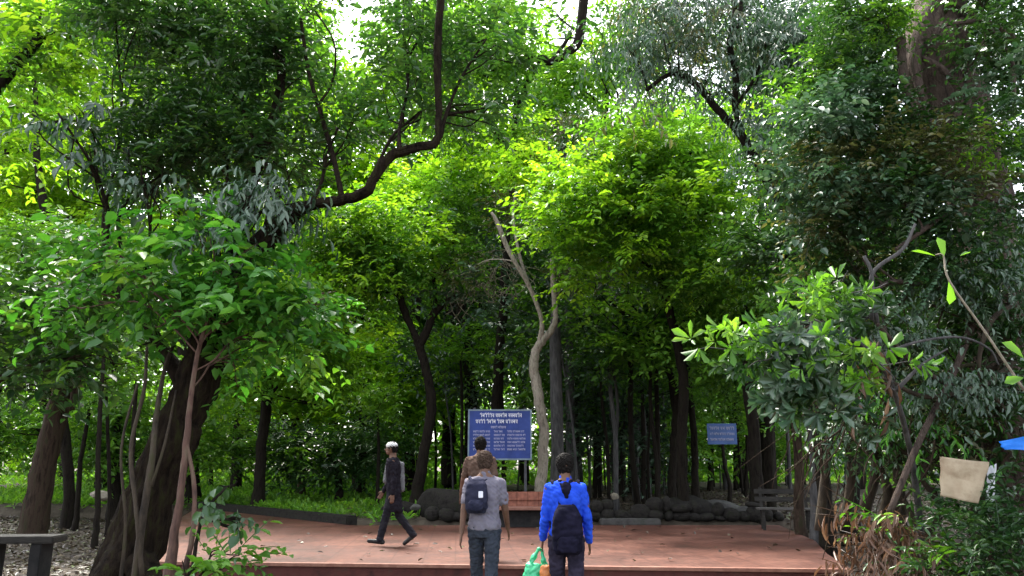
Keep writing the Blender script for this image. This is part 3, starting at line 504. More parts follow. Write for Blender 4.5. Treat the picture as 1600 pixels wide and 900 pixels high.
# right hand big tree
B_GNT = surf('bark_giant', (.018, .014, .012), (.085, .062, .052), 5, .95, 1.0, (2.5, 2.5, .5), bdist=.08, c3=(.05, .042, .03), spec=.15)
tree('giant_tree', 'huge ribbed brown trunk wrapped in creepers at the upper right',
     [(1600, 880, 9.6, 75), (1590, 780, 9.6, 52), (1572, 650, 9.6, 42), (1560, 520, 9.6, 38), (1545, 400, 9.6, 38), (1520, 280, 9.6, 42), (1480, 170, 9.6, 46), (1462, 90, 9.6, 44), (1470, 20, 9.6, 36), (1488, -40, 9.6, 32)], B_GNT,
     [CR(M_DRK, .075, .04, (1340, 430, 90, 60, 9.0, 2.4), (1480, 400, 80, 60, 8.6, 2.4), (1540, -10, 80, 60, 9, 2), (1340, 20, 80, 60, 9.2, 2), (1340, 200, 90, 80, 9.0, 2.2), (1260, 260, 80, 60, 9.4, 1.8), (1400, 300, 90, 60, 8.6, 1.8), (1550, 200, 60, 60, 8.6, 1.8), (1290, 110, 70, 60, 9.2, 1.8), (1540, 60, 60, 50, 8.8, 1.5), (1300, 350, 80, 50, 9.0, 1.8), (1570, 320, 50, 40, 8.5, 1.2), L=9, subs=18),
      CR(M_OLV, .07, .035, (1330, 260, 100, 60, 8.6, 1.4), (1430, 240, 90, 40, 8.5, 1.6), (1480, 290, 80, 40, 8.4, 1.3), (1290, 360, 60, 40, 8.8, 1.2), subs=18, limbs=False),
      CR(M_BLU, .085, .055, (1290, 190, 90, 70, 8.5, 1.2), (1345, 130, 50, 60, 8.5, 1.1), (1330, 320, 100, 70, 8.3, 1.0), (1460, 330, 80, 60, 8.2, .8), (1560, 120, 50, 60, 8.4, .8), (1240, 280, 60, 60, 8.7, 1.0), limbs=False, L=6),
      CR(M_BRI, .07, .03, (1385, 30, 40, 50, 9.0, 1.4), (1300, 120, 60, 40, 9.4, .9), (1260, 170, 60, 40, 9.3, .9), (1560, 230, 60, 40, 8.4, .9), limbs=False)],
     extra=[[(1408, 60, 9.2, 7), (1412, 120, 9.1, 7), (1425, 180, 9.1, 7), (1440, 240, 9.2, 6)], [(1440, 40, 9.2, 6), (1432, 110, 9.1, 7), (1450, 180, 9.1, 6), (1475, 240, 9.1, 5)], [(1440, 90, 9.15, 5), (1475, 110, 9.0, 5), (1500, 150, 9.1, 5), (1492, 200, 9.2, 5)], [(1500, 30, 9.2, 6), (1515, 110, 9.2, 5), (1508, 200, 9.2, 5)],
            [(1565, 560, 9.5, 6), (1500, 470, 9.0, 3), (1400, 440, 8.6, 4), (1350, 470, 8.3, 3)], [(1570, 640, 9.5, 7), (1500, 610, 9.0, 4.5), (1430, 570, 8.6, 4), (1370, 505, 8.2, 3)],
            [(1575, 300, 9.5, 8), (1530, 270, 9.0, 5), (1480, 330, 8.4, 4), (1400, 390, 8.2, 3)], [(1545, 420, 9.4, 8), (1500, 560, 8.8, 5), (1440, 680, 8.4, 5), (1390, 800, 8.2, 5)],
            [(1580, 60, 9.4, 8), (1540, 34, 9.0, 4), (1480, 38, 8.8, 3)], [(1450, -30, 9.3, 5), (1570, 70, 9.0, 3), (1585, 180, 9, 3)]],
     r0=.015, jit=.16, tn=44, flare=1.2)
M_CAV = surf('rotten_wood', (.006, .005, .004), (.02, .015, .012), 6, .95, .5)
M_BRK2 = surf('old_brick_bark', (.11, .055, .045), (.2, .105, .085), 7, .9, .7, (1, 1, 3), bdist=.03)
tree('creeper_thicket', 'dark thicket of creepers and brush under the giant trunk at the right',
     [(1400, 900, 10.5, 12), (1405, 780, 10.5, 9), (1400, 690, 10.5, 7), (1385, 600, 10.5, 5)], B_MOS,
     [CR(M_DRK, .10, .045, (1400, 560, 100, 80, 10.6, 2.6), (1290, 480, 80, 60, 10.8, 2.4), (1500, 640, 90, 70, 10.2, 2.4), (1420, 700, 70, 60, 10.6, 1.8), (1560, 560, 60, 60, 8.9, 1.2), (1520, 480, 70, 60, 9.2, 1.6), (1290, 620, 60, 50, 11, 2.0), (1560, 460, 60, 60, 8.9, 2.0), (1570, 640, 50, 60, 8.9, 1.8), (1360, 660, 60, 40, 9.6, 1.2), (1550, 760, 60, 30, 9, 1.2)), CR(M_BLU, .08, .03, (1530, 440, 80, 60, 8.5, 1.0), (1420, 520, 70, 50, 8.5, .8), (1480, 600, 90, 60, 8.6, .9), (1560, 360, 50, 60, 8.5, .8), (1340, 700, 60, 50, 9.4, .6), limbs=False, mode='hang'),
      CR(M_OLV, .09, .035, (1450, 640, 80, 60, 9.6, .9), (1340, 430, 70, 50, 9.4, 1.0), (1520, 700, 60, 40, 9.4, .8), limbs=False), CR(M_EMR, .12, .035, (1420, 640, 70, 50, 9.4, .7), (1440, 680, 60, 40, 9.2, .5), limbs=False, mode='hang')],
     cat='thicket', extra=[[(1350, 800, 10.8, 9), (1370, 720, 10.7, 8), (1350, 640, 10.6, 6), (1330, 560, 10.6, 5)], [(1320, 820, 11.2, 8), (1330, 740, 11.1, 7), (1320, 650, 11, 6)], [(1440, 900, 9.8, 8), (1400, 790, 10, 6), (1370, 720, 10.1, 4.5), (1340, 655, 10.1, 4)], [(1500, 900, 9.6, 7), (1440, 830, 9.8, 5), (1400, 760, 10, 4)], [(1340, 655, 9.6, 4.5), (1400, 700, 9.5, 3.5), (1470, 730, 9.4, 2.5)], [(1280, 830, 11, 8), (1290, 740, 11, 7), (1300, 660, 11, 5)], [(1370, 830, 10, 6), (1385, 760, 10, 6), (1350, 690, 10, 5)], [(1420, 860, 9.5, 7), (1470, 800, 9.4, 5), (1440, 740, 9.4, 5), (1480, 690, 9.5, 4)], [(1590, 560, 9, 6), (1540, 600, 8.6, 5), (1450, 620, 8.4, 4), (1380, 590, 8.3, 3)], [(1600, 470, 8.8, 4), (1550, 500, 8.5, 4), (1530, 580, 8.5, 3), (1570, 640, 8.6, 3)], [(1590, 700, 9, 5), (1540, 640, 9, 4), (1500, 575, 9, 3), (1560, 575, 9, 3)]], r0=.015)
t = empty('hanging_roots', at(1420, 600, 9.0), 0, 'curtain of fine brown hanging roots and dead creepers in the thicket at the right', 'roots'); mb = MB()
for k in range(150):
    p0 = at(rng.uniform(1260, 1600), rng.uniform(430, 760), rng.uniform(8.7, 10.2)); q = [p0]; ln = rng.uniform(.25, 1.1); dx = rng.normal(0, .16)
    for s_ in range(4): q.append(q[-1] + np.array([dx * ln + rng.normal(0, .05), rng.normal(0, .04), -ln / 4]))
    q = np.array(q); q[:, 2] = np.maximum(q[:, 2], .4); mb.tube(catmull(q, 3) - np.array(t.location), np.linspace(.011, .004, 13) * rng.uniform(.6, 1.5), 5)
mb.build('root', B_BRN, t, True)
# long-leaved foreground shrub
tree('glossy_shrub', 'shrub with whorls of long glossy leaves reaching over the right edge of the paving',
     [(1440, 840, 9.0, 5), (1425, 720, 8.6, 4.5), (1400, 620, 8.0, 4), (1370, 560, 7.6, 3.5), (1330, 530, 7.5, 4), (1270, 500, 7.4, 3)], B_GRY,
     [CR(M_MID, .12, .042, (1150, 530, 90, 30, 7.2, .6), (1230, 500, 90, 34, 7.1, .45), (1310, 455, 90, 34, 7.1, .55), (1360, 570, 90, 60, 7.1, .6), (1230, 560, 110, 50, 7.1, .4), mode='rosette', L=8, subs=26, clump=.32), CR(M_BRI, .12, .046, (1160, 520, 70, 30, 7.0, .2), (1280, 460, 80, 34, 7.0, .3), (1340, 560, 80, 60, 7.0, .2), mode='rosette', L=7, subs=16, limbs=False, clump=.3),
      CR(M_DRK, .12, .042, (1250, 570, 100, 50, 7.5, 1.6), (1180, 570, 80, 34, 7.4, 1.1), (1300, 620, 60, 50, 7.5, 1.5), (1350, 480, 60, 50, 7.6, 1.2), (1240, 630, 60, 40, 7.5, 1.2), mode='rosette', L=7, subs=20),
      CR(M_BLU, .135, .05, (1260, 560, 110, 70, 7.2, 1.0), (1230, 630, 80, 50, 7.2, 1.0), (1320, 650, 60, 50, 7.3, .8), mode='rosette', L=8, subs=16, limbs=False)], cat='shrub', r0=.012,
     extra=[[(1370, 560, 7.6, 4), (1430, 535, 7.7, 2), (1500, 527, 7.9, 2), (1545, 545, 8, 1.8), (1560, 570, 8.1, 1.5)], [(1400, 610, 7.8, 4), (1440, 570, 7.8, 2), (1480, 545, 7.9, 1.5)], [(1362, 500, 7.5, 3), (1362, 430, 7.5, 3), (1350, 400, 7.5, 2.5)], [(1370, 505, 7.55, 4), (1362, 430, 7.5, 3), (1410, 390, 7.5, 3), (1430, 350, 7.5, 2)]])
def leafspray(name, label, px, py, D, dirs, L, ll, lw, mat, mode, cat='plant', group=None, twig=True):
    c = at(px, py, D); t = empty(name, c, 0, label, cat, group); C = np.zeros((len(dirs), 3)) ; V, ti = sprays(C, np.array(dirs, float), L, ll, lw, mode); foliage_obj('leaves', V, ti, mat, t)
    return t
f = at(1440, 400, 7.6)
t = empty('fern', f, 0, 'pale green fern fronds hanging from the branches at the right', 'fern')
C = np.array([at(1450, 400, 7.6), at(1470, 425, 7.6), at(1480, 470, 7.6), at(1430, 470, 7.6), at(1440, 300, 7.7), at(1460, 290, 7.7), at(1560, 140, 8), at(1590, 150, 8), at(1530, 470, 8.2), at(1560, 430, 8.2)]) - f
Dv = np.array([(-1, 0, -.8), (-1, 0, -1.0), (-1.1, 0, -.6), (-1, .1, -.3), (-.6, 0, -1), (-1, 0, -.5), (-1, 0, .1), (-1, -.1, -.3), (.4, 0, -1), (.7, 0, -1)])
for k in range(len(C)): V, ti = sprays(C[k:k + 1], Dv[k:k + 1], 34, .075, .044, 'fern'); foliage_obj('frond', V, np.clip(ti + .2, 0, 1), M_BLU, t)
f = at(1475, 420, 6.2); t = empty('broad_leaf_plant', f, 0, 'upright stalk bearing large single lime leaves near the camera at the right', 'plant')
C = np.array([at(1474, 405, 6.2), at(1482, 440, 6.2), at(1462, 400, 6.2), at(1500, 400, 6.25), at(1600, 560, 6.2), at(1600, 590, 6.2)]) - f
AX = np.array([(-.05, 0, 1), (.05, .1, -1), (-1, 0, .35), (.8, .3, .4), (-.7, 0, .7), (-.9, 0, -.2)]); NM = np.array([(0.2, -1, .1), (.1, -1, .1), (.1, -.4, 1), (0, -.4, 1), (.2, -1, .4), (0, -1, .5)])
V = leaf_mesh(C, AX, NM, np.array([.20, .19, .2, .14, .2, .16]), np.array([.09, .085, .05, .045, .10, .08]), ob=True); [foliage_obj('leaf', V[6 * k:6 * k + 6], np.array([.5]), M_BRI, t) for k in range(6)]
mb = MB(); mb.tube(catmull([at(1600, 610, 6.4) - f, at(1540, 520, 6.3) - f, at(1484, 440, 6.2) - f, at(1474, 400, 6.2) - f, at(1462, 398, 6.2) - f], 5), np.linspace(.012, .005, 21), 6); mb.build('stem', B_PAL, t, True)
t = empty('dead_leaf_cluster', at(1362, 545, 7.3), 0, 'cluster of dry red-brown leaves hanging in the glossy shrub', 'dead leaves')
V, ti = sprays(rng.normal(0, .06, (7, 3)) + np.array([0, 0, .1]), np.array([(rng.normal(0, .3), rng.normal(0, .3), -1) for _ in range(7)]), 4, .2, .05, 'hang'); foliage_obj('leaves', V, ti, M_BRN, t)
# bottom right vegetation
tree('shrub', 'low dark green shrub in the bottom right corner', [(1560, 960, 8.0, 5), (1555, 900, 8.0, 4), (1545, 860, 8, 3)], B_BRN,
     [CR(M_DRK, .085, .035, (1540, 860, 80, 30, 8.0, 1.8), (1590, 895, 60, 30, 7.8, 1.8), (1470, 890, 50, 30, 8.2, 1.2), subs=16), CR(M_DRK, .09, .04, (1500, 810, 90, 30, 8.4, 1.8), (1590, 820, 50, 40, 8.3, 2), limbs=False)], cat='shrub', r0=.01)
tree('drooping_plant', 'clump of dry brownish drooping leaves where the red step ends at the right', [(1385, 950, 8.8, 5), (1380, 900, 8.8, 4), (1378, 850, 8.8, 3)], B_BRN,
     [CR(M_BRN, .15, .03, (1372, 850, 36, 45, 8.7, 2.2), (1400, 890, 40, 30, 8.6, 1.8), (1350, 890, 20, 24, 8.7, 1.4), mode='hang', L=7), CR(M_MID, .12, .04, (1420, 840, 30, 34, 8.6, 1.0), (1450, 880, 30, 30, 8.5, 1.0), limbs=False)], cat='plant', r0=.01)
# pale clustered trunks in the right shade
for i, (a, bb, D, r, bk, lab) in enumerate([((1182, 775), (1168, 600), 18.5, 11, B_DRK, 'thick dark trunk just right of the small blue sign'), ((1205, 780), (1195, 590), 20, 7, B_DRK, 'dark trunk second to the right of the small blue sign'),
        ((1248, 800), (1240, 610), 15.5, 8, B_BRN, 'brown trunk behind the right end of the bench'), ((1272, 810), (1262, 640), 14.6, 6, B_GRY, 'greyish mottled trunk right of the bench'),
        ((1060, 765), (1048, 600), 22.5, 4, B_DRK, 'slim dark trunk leaning left, left of the small blue sign'), ((1086, 765), (1076, 590), 24.5, 6, B_DRK, 'dark trunk with brown foot close left of the small blue sign')]):
    tree('trunk_tree', lab, [(a[0], a[1], D, r), ((a[0] + bb[0]) / 2 + 3, (a[1] + bb[1]) / 2, D, r * .85), (bb[0], bb[1], D, r * .8), (bb[0] - 4, bb[1] - 120, D, r * .6)], bk,
         [CR(M_DRK if i % 2 else M_MID, .14, .07, (bb[0], bb[1] - 70, 60, 50, D, 1.6), (bb[0] + 30, bb[1] - 130, 60, 50, D, 1.4), L=8)])
tree('dark_tree', 'dark-leaved tree making a solid backdrop behind the creepers at the upper right',
     [(1330, 790, 14.8, 12), (1340, 600, 14.8, 11), (1370, 400, 14.8, 10), (1390, 200, 14.8, 8), (1400, 80, 14.8, 5)], B_DRK,
     [CR(M_DRK, .14, .07, (1300, 120, 110, 90, 14, 2.4), (1420, 60, 110, 90, 14, 2.4), (1540, 100, 100, 110, 14, 2.6), (1300, 280, 110, 90, 14, 2.4), (1440, 260, 110, 90, 14, 2.4), (1580, 280, 90, 90, 14, 2.4), (1330, 430, 110, 80, 14, 2.6), (1500, 430, 110, 80, 14, 2.6), (1210, 400, 60, 80, 14.5, 2.0)), CR(M_BLU, .14, .06, (1250, 60, 80, 60, 13.6, 1.2), (1220, 260, 60, 80, 13.6, 1.0), (1350, 120, 90, 60, 13.4, .7), (1250, 400, 60, 60, 13.4, .8), limbs=False)])
tree('lime_tree', 'tree with glowing lime crown peeping through the boughs at the left edge',
     [(-30, 770, 30, 9), (-20, 600, 30, 9), (0, 420, 30, 8), (10, 250, 30, 6)], B_DRK,
     [CR(M_YEL, .26, .15, (20, 340, 110, 70, 30, 2.6), (140, 400, 110, 60, 30, 2.6), (60, 230, 120, 60, 31, 2.4), (30, 110, 90, 60, 31, 2.2), (120, 20, 90, 50, 31, 1.8), (240, 420, 90, 60, 30, 2.4), (330, 480, 90, 60, 30, 2.4))])
tree('lime_tree', 'tree with glowing lime crown spread low behind the speckled crown in the centre',
     [(640, 760, 33, 9), (640, 600, 33, 9), (650, 450, 33, 8), (650, 330, 33, 6)], B_DRK,
     [CR(M_YEL, .26, .15, (620, 270, 90, 50, 33, 2.6), (700, 320, 90, 60, 33, 2.6), (560, 340, 90, 60, 33, 2.6), (780, 330, 80, 60, 33, 2.4), (820, 230, 60, 50, 33, 2.4), (700, 230, 70, 50, 33, 2.4), (640, 180, 60, 40, 34, 1.8), (760, 130, 60, 60, 34, 1.6)), CR(M_BRI, .24, .13, (600, 560, 90, 50, 32, 2.4), (720, 560, 80, 60, 32, 2.2), (480, 620, 90, 50, 32, 2.2), limbs=False)])
tree('understory_bush', 'wide fresh green bush filling the space behind the walker in the cap', [(560, 765, 29, 5), (560, 700, 29, 4), (565, 640, 29, 3)], B_DRK,
     [CR(M_YEL, .22, .12, (560, 560, 90, 50, 29, 2.0), (480, 570, 80, 50, 29, 2.0), (620, 630, 80, 50, 29, 2.0), (700, 590, 60, 60, 30, 2.0), (370, 610, 70, 60, 28, 2.0), (560, 680, 80, 40, 29, 1.6), (340, 560, 50, 50, 28, 1.6)), CR(M_MID, .2, .1, (620, 700, 80, 40, 28, 1.6), (740, 700, 40, 50, 30, 1.6), limbs=False)], cat='bush')
tree('understory_bush', 'pale green bush glimpsed between the thin trunks left of the small blue sign', [(1110, 762, 33, 5), (1110, 720, 33, 4), (1115, 680, 33, 3)], B_DRK,
     [CR(M_BRI, .22, .12, (1110, 690, 90, 50, 33, 1.6), (960, 650, 80, 60, 34, 1.2), (1200, 700, 80, 50, 33, 1.6), (1040, 620, 80, 50, 34, 1.2)), CR(M_BLU, .2, .1, (1000, 690, 90, 60, 26, .8), (930, 660, 50, 70, 26, .8), limbs=False)], cat='bush')  # bluish leaf layer puts the grove's haze into colour
for px_, D_, w_, lb in ((880, 46, 70, 'lime bush low between the far trunks just right of the pale trunk'), (1010, 50, 80, 'lime bush low between the far trunks left of the small blue sign'), (1230, 44, 90, 'lime bush low between the far trunks right of the small blue sign'), (640, 48, 100, 'lime bush low in the distance behind the forked tree'), (330, 44, 120, 'lime bush low in the distance behind the leaning trunk'), (60, 44, 120, 'lime bush low in the distance at the far left')):
    tree('brightening_bush', lb, [(px_, 750, D_, 3), (px_, 725, D_, 3), (px_ + 3, 700, D_, 2)], B_DRK, [CR(M_YEL, .30, .16, (px_, 700, w_, 30, D_, 1.4), (px_ + 20, 655, w_ * .7, 30, D_, 1.0), L=7)], cat='bush', twigs=2)  # added to brighten the gaps; lime leaf colour stands in for light
tree('overhanging_tree', 'tree whose mid green boughs roof over the top left of the view', [(-120, 900, 15, 16), (-100, 500, 15, 14), (-40, 200, 15, 11), (60, 60, 15, 8)], B_DRK,
     [CR(M_MID, .17, .09, (60, 20, 120, 60, 15, 2.2), (20, 120, 90, 60, 15, 1.4), (240, 10, 120, 50, 15, 2.2), (400, 20, 90, 50, 15, 1.8), (460, 130, 60, 90, 16, 1.6)), CR(M_YEL, .17, .09, (100, 100, 100, 60, 14.6, .8), (230, 110, 80, 40, 14.6, .5), (40, 240, 80, 60, 15, .6), limbs=False)], r0=.04)
tree('overhanging_tree', 'tree whose thin green boughs close the canopy at the top centre', [(700, 756, 38, 12), (704, 500, 38, 11), (706, 250, 38, 10), (710, 60, 38, 7)], B_DRK,
     [CR(M_MID, .26, .14, (640, 110, 70, 90, 36, 2.2), (700, 30, 90, 60, 36, 2.2), (790, 40, 70, 50, 36, 2.0), (770, 120, 80, 60, 36, 2.2), (470, 110, 50, 80, 36, 2.0), (560, 190, 70, 60, 36, 2.0), (870, 150, 60, 50, 36, 1.8)), CR(M_BRI, .26, .14, (440, 60, 50, 80, 35, 1.8), (1050, 200, 120, 40, 34, 1.2), (600, 120, 50, 30, 35, 1.0), (980, 90, 40, 70, 36, 2), limbs=False)], twigs=4)
tree('overhanging_tree', 'grey-green tree crown closing the gaps above the arching branches at the top right', [(1200, 780, 27, 10), (1195, 500, 27, 9), (1190, 250, 27, 8), (1180, 60, 27, 6)], B_DRK,
     [CR(M_BLU, .2, .08, (1060, 40, 80, 50, 26, 1.2), (1220, 120, 60, 80, 26, 2.0), (1030, 110, 70, 40, 26, .9), (1180, 20, 90, 40, 26, 1.6), (1220, 250, 60, 70, 26, 2.2), (1130, 120, 40, 40, 26, .7)), CR(M_OLV, .2, .08, (1080, 90, 80, 50, 25.5, .7), (1180, 260, 50, 50, 26, 1.0), limbs=False)], twigs=4)
tree('overhanging_tree', 'tree whose yellow-green crown closes the gaps high at the top left', [(-20, 770, 42, 10), (0, 500, 42, 9), (60, 250, 42, 8), (120, 80, 42, 6)], B_DRK,
     [CR(M_MID, .30, .16, (60, 60, 110, 70, 42, 2.0), (200, 40, 110, 70, 42, 2.2), (360, 20, 100, 60, 42, 2.2), (460, 60, 50, 80, 42, 2.0), (40, 200, 110, 80, 42, 2.0), (200, 220, 110, 80, 42, 2.0), (380, 230, 110, 80, 42, 2.0), (500, 170, 80, 40, 42, 1.8)), CR(M_YEL, .30, .16, (100, 120, 120, 70, 41, .8), (420, 130, 80, 80, 41, .9), limbs=False)], twigs=3)
tree('overhanging_tree', 'tree whose loose green crown stands high behind the dome-shaped tree', [(1020, 758, 46, 9), (1020, 500, 46, 8), (1030, 250, 46, 7), (1040, 140, 46, 5)], B_DRK,
     [CR(M_MID, .32, .17, (1000, 210, 100, 40, 45, 1.6), (1100, 220, 80, 50, 45, 2.0), (1220, 200, 70, 80, 45, 2.2), (900, 230, 70, 50, 45, 2.0), (1010, 60, 60, 70, 45, 1.1), (1130, 60, 80, 40, 45, 1.2), (1250, 60, 80, 70, 45, 2.2)), CR(M_BRI, .3, .16, (850, 110, 40, 40, 45, 1.2), (700, 90, 80, 80, 45, 2.0), (790, 30, 50, 30, 45, 1.6), limbs=False)], twigs=3)
# slender grove: prototypes and copies
def slender(h, r, mat, bark, lean, seed, spread=1.3):
    t = empty('grove_tree', (0, 0, 0)); q = [np.array([0, 0, -.15])]
    for k in range(6): q.append(np.array([lean * (k + 1) / 6 + rng.normal(0, .07), rng.normal(0, .07), h * (k + 1) / 6]))
    Q = catmull(q, 4); mb = MB(); mb.tube(Q, np.linspace(r, r * .35, len(Q)), 8, .08)
    C = []; Dv = []
    for k in range(9):
        z = h * rng.uniform(.42, 1.0); p = Q[int(np.clip(z / h, 0, 1) * (len(Q) - 1))]; e = p + np.array([rng.normal(0, spread), rng.normal(0, spread), rng.uniform(.1, .9)])
        mb.tube(catmull([p, (p + e) / 2 + rng.normal(0, .1, 3), e], 3), np.linspace(r * .3, .008, 7), 5)
        for m in range(26): o_ = rng.normal(0, .42, 3) * np.array([1, 1, .5]); C.append(e + o_); Dv.append(o_ + rng.normal(0, .3, 3))
    mb.build('trunk', bark, t, True)
    V, ti = sprays(np.array(C), np.array(Dv), 8, .17, .085, 'alt'); foliage_obj('crown', V, ti, mat, t); return t
def copy_tree(o):
    c = o.copy(); COL.objects.link(c)
    for ch in o.children:
        d = ch.copy(); d.parent = c; COL.objects.link(d)
    return c
protos = [slender(9.5, .065, M_DRK, B_GRY, .3, 1), slender(8.5, .05, M_MID, B_DRK, -.4, 2), slender(10.5, .08, M_DRK, B_DRK, .2, 3), slender(7.5, .04, M_BLU, B_GRY, .5, 4)]
gl = 'one of the slender dark trunks crowded in the shady grove behind the paving'
spots = []
for i in range(62): spots.append((rng.uniform(900, 1075), rng.uniform(21, 46)))
for i in range(12): spots.append((rng.uniform(1100, 1260), rng.uniform(24, 42)))
for i in range(10): spots.append((rng.uniform(560, 830), rng.uniform(26, 42)))
used = [0] * 4
for i, (px, D) in enumerate(spots):
    k = i % 4; o = protos[k] if not used[k] else copy_tree(protos[k]); used[k] = 1
    p = at(px, 740, D); o.location = (p[0], D, tz(p[0], D)); o.rotation_euler.z = rng.uniform(0, 6.28); s_ = rng.uniform(.8, 1.25); o.scale = (s_, s_, s_)
    tag(o, gl, 'tree', 'slender trunks of the shady grove behind the paving')
for px_, py_, D_, w_, m_, lb in ((930, 690, 30, 40, M_BLU, 'young tree in haze-blue leaf colour among the grove trunks right of the person in blue'), (1010, 640, 27, 34, M_BLU, 'young tree in haze-grey leaf colour in the middle of the grove'), (1070, 700, 26, 40, M_BRI, 'fresh green young tree left of the small blue sign'), (1165, 650, 27, 40, M_BRI, 'fresh green young tree right of the small blue sign'), (900, 600, 28, 40, M_MID, 'leafy young tree behind the bare grey trunk'), (590, 640, 24, 44, M_BRI, 'fresh green young tree above the walker in the cap'), (720, 560, 25, 44, M_BRI, 'fresh green young tree right of the forked tree'), (770, 730, 17.6 + 2.2, 24, M_BRI, 'small leafy plant under the large blue board')):  # bluish leaf colour on the grove trees stands in for haze
    tree('young_tree', lb, [(px_, 765, D_, 3), (px_ + 2, (765 + py_) / 2, D_, 2.5), (px_, py_, D_, 2)], B_DRK, [CR(m_, .16, .085, (px_, py_, w_, w_ * .8, D_, 1.4), (px_ + 15, py_ - 30, w_ * .8, w_ * .6, D_, 1.0), L=8)], r0=.012, cat='plant' if 'plant' in lb else 'young tree')
# background tree copies (broad)
def broad(h, mat, ll, seed):
    t = empty('background_tree', (0, 0, 0)); mb = MB(); Q = catmull([(0, 0, -.2), (.1, 0, h * .3), (-.1, .1, h * .6), (.1, 0, h * .85)], 5); mb.tube(Q, np.linspace(.28, .1, len(Q)), 10, .1)
    C = []; Dv = []
    for k in range(30):
        d = nrm(rng.normal(0, 1, 3)); e = np.array([0, 0, h * .70]) + d * np.array([h * .32, h * .32, h * .30]) * rng.uniform(.5, 1)
        p = Q[int(rng.integers(8, len(Q)))]; mb.tube(catmull([p, (p + e) / 2 + rng.normal(0, .3, 3), e], 3), np.linspace(.09, .02, 7), 5)
        for m in range(62):
            o_ = nrm(rng.normal(0, 1, 3)) * rng.uniform(.3, 1.35) * np.array([1, 1, .6]); C.append(e + o_); Dv.append(o_ * np.array([1, 1, .4]) + rng.normal(0, .4, 3))
    mb.build('trunk', B_DRK, t, True); V, ti = sprays(np.array(C), np.array(Dv), 8, ll, ll * .55, 'alt'); foliage_obj('crown', V, ti, mat, t); return t
bp = [broad(15, M_BRI, .26, 1), broad(14, M_MID, .26, 2), broad(16, M_YEL, .28, 3)]
used = [0] * 3
bgs = [(-60, 36, 0), (60, 44, 2), (160, 36, 1), (260, 46, 0), (370, 38, 0), (460, 48, 2), (560, 40, 1), (640, 50, 0), (730, 42, 0), (820, 50, 2), (900, 44, 1), (1000, 40, 1), (1080, 50, 0), (1160, 38, 1), (1250, 46, 1), (1340, 36, 1), (1430, 46, 0), (1540, 38, 1), (1650, 44, 0), (100, 56, 1), (300, 58, 2), (520, 60, 0), (700, 62, 1), (960, 60, 0), (1200, 62, 1), (1400, 60, 0)]
for i, (px, D, k) in enumerate(bgs):
    o = bp[k] if not used[k] else copy_tree(bp[k]); used[k] = 1
    p = at(px, 740, D); o.location = (p[0], D, tz(p[0], D)); o.rotation_euler.z = rng.uniform(0, 6.28); s_ = rng.uniform(.95, 1.3) * (1.25 if D > 54 else 1); o.scale = (s_, s_, s_)
    tag(o, ['bright green', 'mid green', 'yellow-green'][k] + ' leafy tree in the far rows of the wood, mostly hidden by nearer trees', 'tree', ['bright green', 'mid green', 'yellow-green'][k] + ' trees of the far rows')
# far woodland mass
n = 15000; x = rng.uniform(-95, 95, n); y = rng.uniform(66, 90, n); z = rng.uniform(0, 1, n) ** .8 * (15 + 4 * np.sin(x * .23) + 3 * np.sin(x * .61 + 1))
V, ti = sprays(np.stack([x, y, z], 1), rng.normal(0, 1, (n, 3)) * np.array([1, 1, .4]), 6, .8, .42, 'alt')
tag(foliage_obj('far_woodland', V, ti, M_BRI), 'far woodland closing the view behind the trees', 'woodland', kind='stuff')
print('LEAVES', NLEAF[0])
# ------------------------------------------------------------------ objects on and around the paving
M_BOARD = surf('board_blue', (.014, .035, .16), (.03, .06, .26), 3, .5, .05, bdist=.004)
M_BOARD2 = surf('sign_blue', (.04, .09, .24), (.08, .14, .34), 4, .5, .05, bdist=.004)
M_FRAME = surf('frame_grey_blue', (.12, .16, .2), (.2, .26, .30), 9, .5, .1, bdist=.003)
M_WHITE = surf('paint_white', (.55, .55, .62), (.78, .78, .82), 9, .6, .05, bdist=.002)
M_LAV = surf('paint_lavender', (.28, .28, .42), (.42, .42, .55), 9, .6, .05, bdist=.002)
M_METAL = surf('post_metal', (.03, .03, .035), (.07, .07, .075), 9, .5, .1, bdist=.003)
def glyph_row(mb, x0, x1, z, h, y, rr, gap=.35):
    """a line of painted script: vertical stems, bowls and a joining head stroke, word by word"""
    x = x0
    while x < x1 - h:
        wl = rr.uniform(1.6, 4.2) * h; xe = min(x + wl, x1); n = max(1, int((xe - x) / (h * .62)))
        mb.box(((x + xe) / 2, y, z + h * .46), (xe - x, .006, h * .16))
        for i in range(n):
            gx = x + (i + .5) * (xe - x) / n; k = rr.integers(0, 4)
            mb.box((gx + h * .16, y - .0012, z), (h * .15, .006, h * .88))
            if k == 0: mb.box((gx - h * .08, y - .0024, z - h * .05), (h * .36, .006, h * .16), 0, 0, R(25))
            elif k == 1: mb.box((gx - h * .14, y - .0024, z + h * .1), (h * .14, .006, h * .5), 0, 0, R(-18)); mb.box((gx - h * .04, y - .0036, z - h * .18), (h * .34, .006, h * .14))
            elif k == 2: mb.box((gx - h * .1, y - .0024, z + h * .02), (h * .34, .006, h * .34), 0, 0, R(45))
            else: mb.box((gx - h * .05, y - .0024, z + h * .68), (h * .38, .006, h * .13), 0, 0, R(-30))
        x = xe + h * gap
rr = np.random.default_rng(4)
D = 18.6; c0 = at(781, 679, D); m = mpp(781, 679, D); BW, BH = 95 * m, 73 * m
t = empty('notice_board', (c0[0], D, tz(c0[0], D)), 0, 'large dark blue notice board with white lettering on two posts', 'notice board')
zc = c0[2] - t.location.z
mb = MB(); mb.box((0, 0, zc), (BW, .04, BH), bev=.004); mb.build('panel', M_BOARD, t)
mb = MB()
for sx in (-1, 1): mb.box((sx * (BW / 2 + .018), -.002, zc), (.036, .055, BH + .07))
